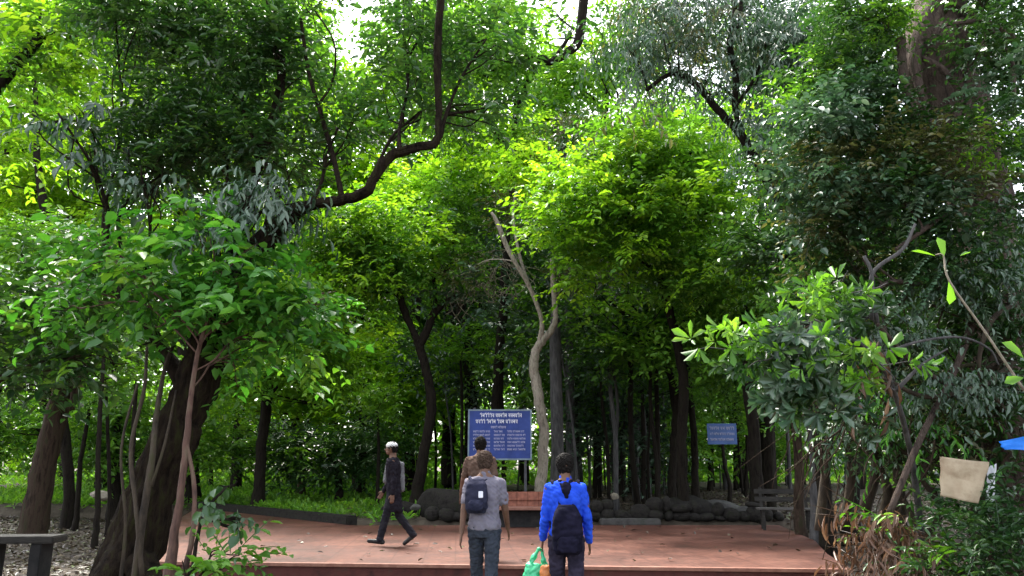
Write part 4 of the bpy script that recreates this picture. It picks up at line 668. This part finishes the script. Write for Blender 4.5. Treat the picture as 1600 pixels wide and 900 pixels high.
for sz in (-1, 1): mb.box((0, -.004, zc + sz * (BH / 2 + .018)), (BW, .055, .036))
mb.build('frame', M_FRAME, t)
for sx in (-1, 1):
    mb = MB(); mb.tube([(sx * BW * .42, .06, -.1), (sx * BW * .42, .06, zc + BH / 2 + .08)], [.035, .035], 8); mb.build('post', M_METAL, t)
mb = MB(); fy = -.023
glyph_row(mb, -BW * .33, BW * .38, zc + BH * .40, .085, fy, rr); glyph_row(mb, -BW * .40, BW * .30, zc + BH * .27, .085, fy, rr); mb.build('heading_text', M_WHITE, t)
mb = MB(); glyph_row(mb, -BW * .15, BW * .10, zc + BH * .15, .055, fy, rr)
for k in range(6):
    z_ = zc + BH * (.06 - .075 * k)
    glyph_row(mb, -BW * .44, -BW * .16, z_, .045, fy, rr); glyph_row(mb, -BW * .10, BW * .08, z_, .045, fy, rr); glyph_row(mb, BW * .12, BW * .42, z_, .045, fy, rr)
mb.build('body_text', M_LAV, t)
D = 24.; c0 = at(1128, 678, D); m = mpp(1128, 678, D); BW, BH = 46 * m, 32 * m; g0 = at(1138, 760, D)
t = empty('small_sign', (g0[0], D, tz(g0[0], D)), 0, 'small blue sign with pale lettering on a dark leaning pole', 'sign')
off = c0 - np.array(t.location)
mb = MB(); mb.box((off[0], 0, off[2]), (BW, .03, BH), bev=.003); mb.build('panel', M_BOARD2, t)
mb = MB(); mb.tube(catmull([(0, .05, -.1), (.06, .05, .6), (-.06, .05, 1.2), (off[0], .04, off[2] + .1)], 4), np.linspace(.075, .045, 13), 8); mb.build('pole', B_DRK, t, True)
mb = MB()
for k, hh in enumerate((.09, .07, .07)): glyph_row(mb, off[0] - BW * .42, off[0] + BW * .42, off[2] + BH * (.26 - .27 * k), hh, -.018, rr)
mb.build('text', M_LAV, t)

# red bench against the back of the paving
M_BRICK = redtile('red_brick', (.26, .095, .06), (.36, .16, .11), (.17, .06, .04), .24)
M_DARKW = surf('near_black_stone', (.008, .008, .009), (.025, .023, .022), 6, .9, .5)  # near-black stone of the brick bench front and slab bench legs
x0 = at(752, 790, 17.4)[0]; x1 = at(868, 790, 17.4)[0]; cx = (x0 + x1) / 2; W_ = x1 - x0
t = empty('brick_bench', (cx, 17.2, .30), 0, 'red brick bench with low back at the rear of the paving beside the pale trunk', 'bench')
mb = MB(); mb.box((0, .22, .18), (W_ - .12, .30, .36)); mb.build('plinth', M_DARKW, t)
mb = MB(); mb.box((0, .15, .39), (W_, .55, .055), bev=.008); mb.build('seat', M_NOSE, t)
mb = MB(); mb.box((0, .50, .30), (W_, .16, .85), rx=R(-6), bev=.01); mb.box((0, .50, .56), (W_ + .02, .19, .03), rx=R(-6)); mb.build('backrest', M_BRICK, t)
# steps in the shade, right of the man in blue
M_STONE = surf('grey_stone', (.022, .020, .020), (.075, .07, .066), 5, .9, .6, c3=(.04, .045, .033))
t = empty('stone_steps', (at(982, 800, 18.2)[0], 18.1, .30), 0, 'two grey stone steps at the rear of the paving beyond the person in blue', 'steps')
mb = MB(); mb.box((0, 0, .06), (1.35, .4, .14), bev=.02); mb.build('step', M_STONE, t)
mb = MB(); mb.box((-.02, .38, .17), (1.15, .4, .16), bev=.02); mb.build('step', M_STONE, t)
# boulders
def rock(name, label, px, py, D, rx, rz, mat, ry=None, cat='rock', group=None, seed=0):
    c = at(px, py, D); m = mpp(px, py, D); r3 = np.array([rx * m, (ry or rx) * m * .7, rz * m]); rg = np.random.default_rng(seed)
    mb = MB(); mb.ell((0, 0, 0), (1, 1, 1), 28, 18); v = mb.v[0]
    d = np.zeros(len(v))
    for k in range(9):
        q = nrm(rg.normal(0, 1, 3)); th = rg.uniform(.55, .85); dd = np.maximum(0, v @ q - th); v = v - dd[:, None] * q * .9
    for k in range(6): q = rg.normal(0, 3, 3); d += np.sin(v @ q + rg.uniform(0, 6)) * .018
    v = (v * (1 + d[:, None])) * r3; mb.v[0] = v
    o = mb.build(name, mat, None, True); o.location = Vector(c); tag(o, label, cat, group); return o
rock('boulder', 'large dark sloping boulder behind the paving, left of the red bench', 705, 800, 19.2, 60, 44, M_CURB, seed=1)
rock('boulder', 'long low dark boulder behind the paving right of the stone steps', 1070, 800, 19.0, 60, 28, M_CURB, seed=2)
rock('boulder', 'grey rounded boulder beside the small blue sign pole', 1130, 800, 19.4, 40, 22, M_STONE, seed=3)
rock('boulder', 'low grey boulder in front of the thick trunk at the right back', 1172, 804, 19.0, 34, 18, M_STONE, seed=4)
rock('boulder', 'small dark boulder at the foot of the forked tree', 625, 805, 19.3, 34, 22, M_CURB, seed=5)
rock('stone', 'small pale stone lying between the forked tree and the dark boulder', 649, 792, 18.6, 9, 6, M_STONE, cat='stone', seed=6)
rock('stone', 'small pale stone left of the stone steps in the grove', 960, 776, 20.5, 7, 6, B_PAL, cat='stone', seed=8)
# low wall behind the paving
mb = MB()
x_ = -2.0
while x_ < 6.0:
    w_ = rng.uniform(.16, .5); z_ = .36
    while z_ < rng.uniform(.42, .66): h_ = rng.uniform(.10, .36); mb.ell((x_ + w_ / 2 + rng.normal(0, .04), 18.35 + rng.uniform(-.06, .06), z_ + h_ / 2), (w_ * .58, .17, h_ * .60), 12, 8, Matrix.Rotation(rng.uniform(-.4, .4), 3, 'Y')); z_ += h_ * .85
    x_ += w_ * .9
tag(mb.build('low_stone_wall', M_CURB), 'low dark dry-stone wall along the back edge of the red paving', 'wall')
# bench in the shade at the right
p = on(1218, 828, .30)
t = empty('park_bench', (p[0] + .15, p[1], .30), R(-12), 'dark weathered bench in the shade at the right edge of the paving', 'bench')
M_WOODD = surf('dark_wood', (.012, .011, .010), (.04, .035, .03), 6, .8, .4, (1, 6, 6)); M_SEAT = surf('worn_seat', (.05, .045, .04), (.12, .11, .10), 6, .75, .4, (1, 6, 6))
mb = MB()
for k in range(3): mb.box((0, -.14 + .14 * k, .42), (1.15, .12, .035), bev=.006)
mb.build('seat', M_SEAT, t)
mb = MB()
for k in range(2): mb.box((0, .24 + .03 * k, .60 + .16 * k), (1.15, .03, .10), rx=R(-10), bev=.005)
mb.build('backrest', M_WOODD, t)
for sx in (-1, 1):
    mb = MB(); mb.box((sx * .45, -.15, .2), (.06, .06, .40)); mb.box((sx * .45, .18, .2), (.06, .06, .40)); mb.box((sx * .45, .24, .60), (.055, .04, .5), rx=R(-10)); mb.box((sx * .45, .015, .385), (.05, .39, .03)); mb.build('leg', M_WOODD, t)
# stone bench at far left
p = at(30, 842, 10.6)
t = empty('stone_bench', (p[0], 10.6, tz(p[0], 10.6)), R(5), 'dark stone slab bench at the left edge on the leaf litter', 'bench')
h = p[2] - t.location.z
mb = MB(); mb.box((0, 0, h), (1.05, .42, .09), bev=.015); mb.build('slab', M_WOODD, t)
for sx in (-1, 1): mb = MB(); mb.box((sx * .3, 0, (h - .045) / 2), (.14, .34, h - .046), bev=.01); mb.build('leg', M_DARKW, t)
# low pink mound of rubble behind the leaning trunk
rock('stone', 'pale stone on the litter just left of the leaning trunk', 155, 775, 20, 16, 9, B_PAL, cat='stone', seed=9)
# hung cloth and tarp at the right
M_CLOTH = surf('beige_canvas', (.28, .20, .13), (.46, .37, .26), 4, .95, .5, c3=(.38, .29, .2), spec=.1, bdist=.02)
M_TARP = surf('blue_tarp', (.01, .10, .42), (.02, .17, .60), 4, .45, .3, bdist=.01)
def sheet(name, label, corners, mat, cat, nx=24, nz=18, fold=.02, thick=.004, seed=0, sag=.03):
    P = [at(*c) for c in corners]; o0 = sum(P) / 4; rg = np.random.default_rng(seed)
    u, v = np.meshgrid(np.linspace(0, 1, nx), np.linspace(0, 1, nz)); u = u.ravel()[:, None]; v = v.ravel()[:, None]
    q = P[0] * (1 - u) * (1 - v) + P[1] * u * (1 - v) + P[2] * u * v + P[3] * (1 - u) * v - o0
    dz = fold * (np.sin(u * 9 + v * 4 + seed) + .6 * np.sin(u * 17 - v * 11 + 2) + .5 * np.sin(v * 13 + u * 3)); q[:, 1] += dz[:, 0]
    q[:, 2] -= (sag * np.sin(u * np.pi) * (1 - v))[:, 0] - (sag * .6 * np.sin(u * np.pi * 2) * v)[:, 0]
    mb = MB(); mb.add(q, [(j * nx + i, j * nx + i + 1, (j + 1) * nx + i + 1, (j + 1) * nx + i) for j in range(nz - 1) for i in range(nx - 1)])
    o = mb.build(name, mat, None, True); o.location = Vector(o0); md = o.modifiers.new('thick', 'SOLIDIFY'); md.thickness = thick; tag(o, label, cat); return o
sheet('canvas_sheet', 'beige canvas sheet hung like a board among the branches at the right', [(1470, 713, 8.3), (1545, 722, 8.25), (1530, 787, 8.2), (1468, 775, 8.3)], M_CLOTH, 'canvas', seed=1, fold=.010, sag=.006)
cv = [o for o in COL.objects if o.name.startswith('canvas_sheet')][0]
for a_, b_2 in (((1471, 714, 8.3), (1440, 690, 8.5)), ((1544, 723, 8.25), (1566, 660, 8.9))):
    mb = MB(); mb.tube([at(*a_), (at(*a_) + at(*b_2)) / 2 - np.array([0, 0, .01]), at(*b_2)], [.0035] * 3, 5); o = mb.build('rope', B_DRK, cv); o.location = -cv.location
sheet('cloth_strip', 'narrow pale cloth strip hanging right of the beige canvas', [(1541, 722, 8.5), (1556, 724, 8.5), (1554, 788, 8.5), (1540, 786, 8.5)], M_WHITE, 'cloth', 8, 18, .008, seed=3)
sheet('blue_tarp', 'bright blue tarp with a pointed corner at the right edge', [(1560, 690, 7.8), (1660, 660, 8.0), (1680, 716, 7.4), (1570, 703, 7.6)], M_TARP, 'tarp', seed=5, fold=.012)

# ------------------------------------------------------------------ people
M_SKIN = surf('skin', (.10, .050, .032), (.15, .078, .05), 12, .55, .1, bdist=.003)
M_HAIR = surf('hair_black', (.004, .0035, .003), (.010, .008, .007), 60, .75, .9, (1, 1, .3), bdist=.01, spec=.12)
M_HAIRB = surf('hair_brown', (.03, .018, .012), (.07, .045, .032), 60, .8, .9, (1, 1, .3), bdist=.01, spec=.15)
def cloth(n, a, b, sc=9, **k): return surf(n, a, b, sc, .95, .5, bdist=.012, spec=.06, **k)
M_SHIRT = cloth('shirt_grey', (.13, .12, .15), (.20, .185, .22)); M_DARKC = cloth('cloth_charcoal', (.010, .010, .013), (.028, .027, .033)); M_JEAN = cloth('denim', (.012, .015, .022), (.04, .046, .06), c3=(.022, .027, .036))
M_BLUEJ = cloth('jacket_blue', (.012, .045, .42), (.025, .085, .62)); M_BLACK = cloth('nylon_black', (.004, .004, .009), (.013, .012, .026)); M_BROWN = cloth('shirt_brown', (.07, .045, .035), (.13, .085, .065)); M_TROU = cloth('trousers_dark', (.010, .009, .016), (.035, .03, .05))
M_SHOE = surf('shoe_dark', (.006, .006, .007), (.02, .019, .02), 9, .5, .2); M_CAP = cloth('cap_white', (.6, .6, .58), (.8, .8, .78)); M_KURTA = cloth('kurta_dark', (.008, .007, .010), (.020, .018, .024)); M_SHAWL = cloth('shawl_grey', (.09, .09, .095), (.17, .17, .18))
M_PACK = cloth('pack_navy', (.012, .013, .025), (.035, .036, .06)); M_BAG = surf('green_plastic', (.01, .30, .12), (.04, .50, .22), 5, .35, .8, bdist=.03, spec=.6); M_ORG = surf('orange_wrap', (.45, .12, .03), (.6, .24, .08), 8, .4, .5)
M_LIP = surf('lip', (.10, .035, .03), (.14, .05, .04), 9, .5, .1); M_EYE = surf('eye', (.02, .015, .012), (.6, .6, .58), 3, .3, 0)
def organic(name, mb, mat, parent, voxel=.008, it=3, fold=0., seed=0, flen=.07):
    o = mb.build(name, mat, parent, True)
    md = o.modifiers.new('r', 'REMESH'); md.mode = 'VOXEL'; md.voxel_size = voxel; md.use_smooth_shade = True
    s_ = o.modifiers.new('s', 'SMOOTH'); s_.iterations = it; s_.factor = .5
    dg = bpy.context.evaluated_depsgraph_get(); me = bpy.data.meshes.new_from_object(o.evaluated_get(dg)); o.modifiers.clear(); o.data = me
    me.materials.clear(); me.materials.append(mat)
    if fold:
        n = len(me.vertices); co = np.empty(n * 3, np.float32); no = np.empty(n * 3, np.float32); me.vertices.foreach_get('co', co); me.vertices.foreach_get('normal', no); co = co.reshape(-1, 3); no = no.reshape(-1, 3)
        rg = np.random.default_rng(seed); d = np.zeros(n)
        for k in range(7): q = nrm(rg.normal(0, 1, 3) * np.array([1, 1, 1.6])) * 6.28 / (flen * rg.uniform(.7, 2.4)); s2 = np.sin(co @ q + rg.uniform(0, 6) + 1.5 * np.sin(co @ (q[[1, 2, 0]] * .4))); d += np.abs(s2) - .6
        co += no * (d * fold / 3)[:, None]; me.vertices.foreach_set('co', co.ravel())
    me.polygons.foreach_set('use_smooth', [True] * len(me.polygons)); me.update(); return o
def person(label, loc, yaw, H, thigh, knee, arm, elbow, abd, top=M_SHIRT, bottom=M_JEAN, hair=M_HAIR, long_sleeve=False, kurta=False, cap=None, headturn=0, lean=.03, footpitch=(0, 0), hairlen=.0, wide=1.0):
    """x right, y forward. thigh/knee/arm/elbow: (left, right) degrees, forward positive"""
    t = empty('person', loc, yaw, label, 'person'); b = MB(); h = H
    V3 = np.array
    def rotx(v, a): c, s = math.cos(a), math.sin(a); return V3([v[0], v[1] * c - v[2] * s, v[1] * s + v[2] * c])
    legs = []
    for i, sx in enumerate((-1, 1)):
        hip = V3([sx * .052 * h, 0, 0.]); a = R(thigh[i]); kn = hip + V3([0, math.sin(a), -math.cos(a)]) * .245 * h; a2 = R(thigh[i] - knee[i]); an = kn + V3([0, math.sin(a2), -math.cos(a2)]) * .235 * h
        fp = R(footpitch[i]); toe = an + V3([sx * .012 * h, math.cos(fp) * .105 * h, -math.sin(fp) * .105 * h - .018 * h]); heel = an + V3([0, -.03 * h * math.cos(fp), -.022 * h + .03 * h * math.sin(fp)]); legs.append((hip, kn, an, toe, heel))
    low = min(min(l[3][2], l[4][2]) for l in legs) - .020 * h; hz = -low; off = V3([0, 0, hz])
    legs = [tuple(p + off for p in l) for l in legs]
    def up(z): return V3([0, lean * h * (z - .5) * 2, hz + (z - .50) * h])     # torso axis
    secs = [(.47, .070, .052), (.50, .092, .064), (.54, .092, .065), (.60, .080, .057), (.66, .084, .060), (.72, .096, .064), (.77, .102, .062), (.80, .095, .053), (.825, .060, .042), (.85, .034, .036), (.875, .031, .035)]
    def torso(mb, g=0., z0=0, z1=1, k=1.): mb.loftz([(*(up(z))[:2], up(z)[2], rx * h * k * wide + g, ry * h * k + g) for z, rx, ry in secs if z0 <= z <= z1], sq=2.3)
    arms = []
    for i, sx in enumerate((-1, 1)):
        sh = up(.788) + V3([sx * .103 * h * wide, 0, 0]); a = R(arm[i]); ab = R(abd[i]); d1 = V3([sx * math.sin(ab), math.sin(a) * math.cos(ab), -math.cos(a) * math.cos(ab)]); el = sh + d1 * .172 * h
        a2 = R(arm[i] + elbow[i]); d2 = V3([sx * math.sin(ab) * .6, math.sin(a2), -math.cos(a2)]); d2 /= np.linalg.norm(d2); wr = el + d2 * .145 * h; arms.append((sh, el, wr, d2))
    torso(b)
    hc = up(.922) + V3([0, .012 * h, 0]); Mt = np.array(Matrix.Rotation(headturn, 3, 'Z')); hd = lambda v: hc + Mt @ (V3(v) * h)
    b.ell(hc, (.044 * h, .055 * h, .060 * h), 20, 14, Mt); b.ell(hd((0, .022, -.035)), (.032 * h, .034 * h, .034 * h), 16, 10, Mt)
    b.caps(hd((0, .052, .0)), .005 * h, hd((0, .064, -.018)), .008 * h, 8); b.ell(hd((0, .050, .014)), (.026 * h, .008 * h, .006 * h), 12, 8, Mt); b.ell(hd((0, .055, -.034)), (.014 * h, .006 * h, .005 * h), 12, 8, Mt)
    for sx in (-1, 1): b.ell(hd((sx * .045, .0, -.004)), (.005 * h, .012 * h, .018 * h), 10, 8, Mt)
    b.caps(up(.83), .034 * h, up(.89), .031 * h)
    for i, (sh, el, wr, d2) in enumerate(arms):
        b.caps(sh, .031 * h, el, .023 * h); b.caps(el, .023 * h, wr, .015 * h)
        sx = (-1, 1)[i]; fwd = nrm(V3([0., 1, 0]) - d2 * d2[1]); nrmv = np.cross(d2, fwd); c = wr + d2 * .03 * h
        for s3 in (-.014, -.005, .005, .014): b.caps(wr + fwd * s3 * .6 * h, .0085 * h, wr + d2 * .052 * h + fwd * s3 * 1.1 * h, .0075 * h, 8)
        for k, (s3, fl) in enumerate(((-.017, .030), (-.006, .036), (.006, .039), (.017, .035))):
            p1 = wr + d2 * .054 * h + fwd * s3 * h; p2 = p1 + (d2 + nrmv * sx * -.0 + fwd * .12) * fl * .55 * h; p3 = p2 + (nrm(d2 * .8 - V3([sx * .45, 0, 0]))) * fl * .5 * h
            b.caps(p1, .0052 * h, p2, .0048 * h, 7); b.caps(p2, .0048 * h, p3, .0040 * h, 7)
        q = wr + d2 * .014 * h + fwd * .014 * h; q2 = q + nrm(d2 * .7 + fwd * .8) * .024 * h; b.caps(q, .0070 * h, q2, .0058 * h, 7); b.caps(q2, .0058 * h, q2 + nrm(d2 + fwd * .25) * .02 * h, .0048 * h, 7)
    for (hip, kn, an, toe, heel) in legs: b.caps(hip, .050 * h, kn, .031 * h); b.caps(kn, .031 * h, an, .020 * h); b.caps(heel, .016 * h, toe, .014 * h); b.caps(an, .020 * h, heel, .017 * h)
    organic('body', b, M_SKIN, t, .0065, 2)
    for sx in (-1, 1): e = MB(); e.ell(hd((sx * .017, .0475, .004)), (.0062 * h, .005 * h, .0048 * h), 10, 8); e.build('eye', M_EYE, t, True)
    # hair
    if hair:
        b = MB(); b.ell(hd((0, -.006, .012)), (.050 * h, .055 * h, .058 * h), 20, 14, Mt); b.ell(hd((0, -.022, -.012)), (.044 * h, .036 * h, .045 * h + hairlen * h), 16, 12, Mt)
        organic('hair', b, hair, t, .006, 1, .018, 3, .028)
    if cap:
        b = MB(); b.ell(hd((0, -.002, .028)), (.051 * h, .060 * h, .040 * h), 20, 14, Mt); b.caps(hd((-.02, .05, .02)), .006 * h, hd((.02, .05, .02)), .006 * h); organic('cap', b, cap, t, .007, 3)
    # trousers
    b = MB(); b.loftz([(*(up(z))[:2], up(z)[2], rx * h * wide + .012, ry * h + .012) for z, rx, ry in ((.455, .075, .06), (.49, .092, .066), (.53, .092, .065), (.565, .086, .060))], sq=2.2)
    for (hip, kn, an, toe, heel) in legs: b.caps(hip, .056 * h, kn, .040 * h); b.caps(kn, .040 * h, an + (kn - an) * .02, .034 * h); b.caps(an + (kn - an) * .12, .034 * h, an, .036 * h)
    organic('trousers', b, bottom, t, .009, 2, .012, 4, .10)
    # top
    b = MB()
    if kurta:
        a = [(.30, .100, .085), (.36, .100, .080), (.44, .098, .074)]; b.loftz([(*(up(z))[:2], up(z)[2], rx * h, ry * h) for z, rx, ry in a] + [(*(up(z))[:2], up(z)[2], rx * h * 1.06 + .012, ry * h * 1.06 + .012) for z, rx, ry in secs if .48 < z < .835], sq=2.2)
    else: torso(b, .016, .48, .83, 1.04)
    b.caps(up(.815), .050 * h, up(.835), .040 * h)
    for (sh, el, wr, d2) in arms:
        b.caps(sh + (up(.812) - sh) * .6, .030 * h, sh, .032 * h)
        if long_sleeve: b.caps(sh, .033 * h, el, .029 * h); b.caps(el, .031 * h, wr - d2 * .008 * h, .024 * h)
        else: b.caps(sh, .033 * h, sh + (el - sh) * .72, .031 * h)
    organic('kurta' if kurta else ('jacket' if long_sleeve else 'shirt'), b, top, t, .009, 2, .014, 7, .11)
    for (hip, kn, an, toe, heel) in legs:
        b = MB(); b.caps(heel, .023 * h, toe, .021 * h); b.caps(an + (heel - an) * .4, .025 * h, heel, .023 * h); b.caps(heel + (toe - heel) * .1 + V3([0, 0, .008 * h]), .022 * h, toe * .65 + heel * .35, .022 * h); organic('shoe', b, M_SHOE, t, .008, 2)
    return t, dict(up=up, arms=arms, h=h, hd=hd)
def world(t, p): return Matrix.Translation(t.location) @ Matrix.Rotation(t.rotation_euler.z, 4, 'Z') @ Vector([float(v) for v in p])
# 1 walker going left
D_ = on(606, 853, .30); H1 = 1.66
pw, iw = person('person in dark long kurta and white cap walking to the left across the paving', (D_[0] + .07, D_[1], .30), R(90), H1, (15, -12), (2, 26), (-10, 12), (12, 18), (6, 6), M_KURTA, M_DARKC, M_HAIR, True, True, M_CAP, 0, .03, (-4, 40))
bg_ = MB(); 
# shawl over one shoulder
b = MB(); u = iw['up']; hh = H1
for s0, s1 in (((.07, .05, .80), (.06, -.075, .76)), ((.06, -.075, .76), (.02, -.08, .52)), ((.07, .05, .80), (.03, .085, .60))):
    q0 = u(s0[2]) + np.array([s0[0], s0[1], 0]) * hh; q1 = u(s1[2]) + np.array([s1[0], s1[1], 0]) * hh; b.caps(q0, .028 * hh, q1, .03 * hh)
organic('shawl', b, M_SHAWL, pw, .010, 3, .012, 5)
# 2 grey shirt
H2 = 1.75; D2 = 8.95; x2 = at(757, 800, D2)[0]
pg, ig = person('person in grey short-sleeved shirt and jeans seen from behind, carrying a dark backpack', (x2, D2, 0.0), R(-3), H2, (14, -16), (6, 14), (-16, 10), (8, 22), (8, 9), M_SHIRT, M_JEAN, M_HAIRB, False, headturn=R(-8), lean=.02, footpitch=(0, 22))
# 3 person ahead
H3 = 1.73; q3 = on(760, 872, .30)
pb, ib = person('person with black hair in brown shirt walking in front of the grey-shirted one', (q3[0] - .10, q3[1], .30), R(2), H3, (18, -20), (4, 24), (14, -14), (16, 10), (14, 9), M_BROWN, M_TROU, M_HAIR, False, lean=.03, footpitch=(0, 26))
# 4 blue jacket
H4 = 1.69; D4 = 7.9; x4 = at(884, 800, D4)[0]
pj, ij = person('person in blue jacket seen from behind, black backpack on and green bag in hand', (x4, D4, 0.0), R(0), H4, (8, -10), (3, 10), (4, 4), (30, 20), (8, 10), M_BLUEJ, M_TROU, M_HAIR, True, lean=.02, footpitch=(0, 14), wide=.92)
b = MB(); u = ij['up']; hd = ij['hd']
b.caps(u(.82) + np.array([-.055, -.05, .01]), .026, u(.775) + np.array([0, -.115, 0]), .040); b.caps(u(.82) + np.array([.055, -.05, .01]), .026, u(.775) + np.array([0, -.115, 0]), .040); b.caps(u(.80) + np.array([0, -.10, 0]), .045, u(.745) + np.array([0, -.12, 0]), .025)
organic('hood', b, M_BLACK, pj, .009, 3, .008, 5)
def backpack(name, label, per, inf, secs, mat, xo=0, strap=True, yaw=0, trim=None):
    """secs (zfrac, halfwidth, halfdepth) metres"""
    t = empty(name, per.location, per.rotation_euler.z, label, 'backpack'); b = MB(); u = inf['up']; h = inf['h']
    b.loftz([(u(z)[0] + xo, u(z)[1] - .066 * h - .02 - dy * .75, u(z)[2], wx, dy) for z, wx, dy in secs], 24, 3.0); organic('pack', b, mat, t, .009, 4, .008, 8, .12)
    z0, z1 = secs[0][0], secs[-1][0]; zm = z0 + (z1 - z0) * .30; dp = max(s[2] for s in secs)
    b = MB(); wz = max(s[1] for s in secs) * .68; b.loftz([(u(z)[0] + xo, u(z)[1] - .066 * h - .02 - dp * 1.72, u(z)[2], wz * k_, .035 * k_) for z, k_ in ((z0 + .015, .7), (z0 + .03, 1), (zm, 1), (zm + .02, .7))], 20, 3.5); organic('front_pocket', b, mat, t, .008, 2, .005, 2)
    if strap:
        for sx in (-1, 1):
            x_ = xo * .5 + sx * .075 * h; P = catmull([u(z1 - .02) + np.array([xo + sx * .05, -.07 * h, 0]), u(.825) + np.array([x_, -.02 * h, -.008 * h]), u(.81) + np.array([x_, .045 * h, 0]), u(.70) + np.array([x_ * 1.1, .085 * h, 0]), u(.62) + np.array([x_ * 1.25, .02 * h, 0]), u(z0 + .03) + np.array([xo + sx * secs[0][1] * .8, -.07 * h, 0])], 6); mb = MB(); mb.tube(P, np.full(len(P), .017), 8); mb.build('strap', mat, t, True)
    if trim: mb = MB(); mb.box(u(.72) + np.array([xo + .055, -.066 * h - .02 - secs[1][2] * 1.9, 0]), (.05, .012, .07), bev=.004); mb.build('badge', trim, t)
    return t
backpack('backpack', 'small dark navy backpack slung over the left shoulder of the grey shirt', pg, ig, [(.605, .10, .05), (.64, .125, .075), (.72, .125, .08), (.78, .11, .07), (.815, .07, .04)], M_PACK, -.075, trim=M_WHITE)
backpack('backpack', 'long black backpack hanging low on the blue jacket', pj, ij, [(.43, .11, .05), (.455, .140, .075), (.55, .150, .085), (.64, .135, .08), (.70, .085, .05)], M_BLACK, 0)
# green plastic bag in left hand
wr = ij['arms'][0][2] + ij['arms'][0][3] * .075 * H4
hw = world(pj, wr); t = empty('plastic_bag', hw, 0, 'crumpled green plastic bag in the left hand of the person in blue', 'bag')
b = MB(); b.loftz([(-.05, 0, -.46, .04, .03), (-.05, 0, -.43, .11, .07), (-.06, 0, -.34, .135, .09), (-.06, 0, -.24, .13, .08), (-.05, 0, -.15, .10, .05)], 24); b.caps((-.13, 0, -.16), .03, (-.03, 0, -.01), .014); b.caps((.03, 0, -.16), .022, (0, 0, -.01), .012)
organic('bag_body', b, M_BAG, t, .007, 2, .022, 3, .09)
b = MB(); b.loftz([(0, 0, -.085, .04, .03), (0, 0, -.065, .075, .05), (.0, 0, 0, .085, .055), (0, 0, .07, .07, .045), (.0, 0, .09, .04, .03)], 18); o = organic('orange_packet', b, M_ORG, None, .008, 2, .010, 3, .07); o.location = hw + Vector((.035, -.085, -.22)); o.scale = (.75, .75, .8); tag(o, 'orange wrapped packet showing at the mouth of the green bag', 'packet')
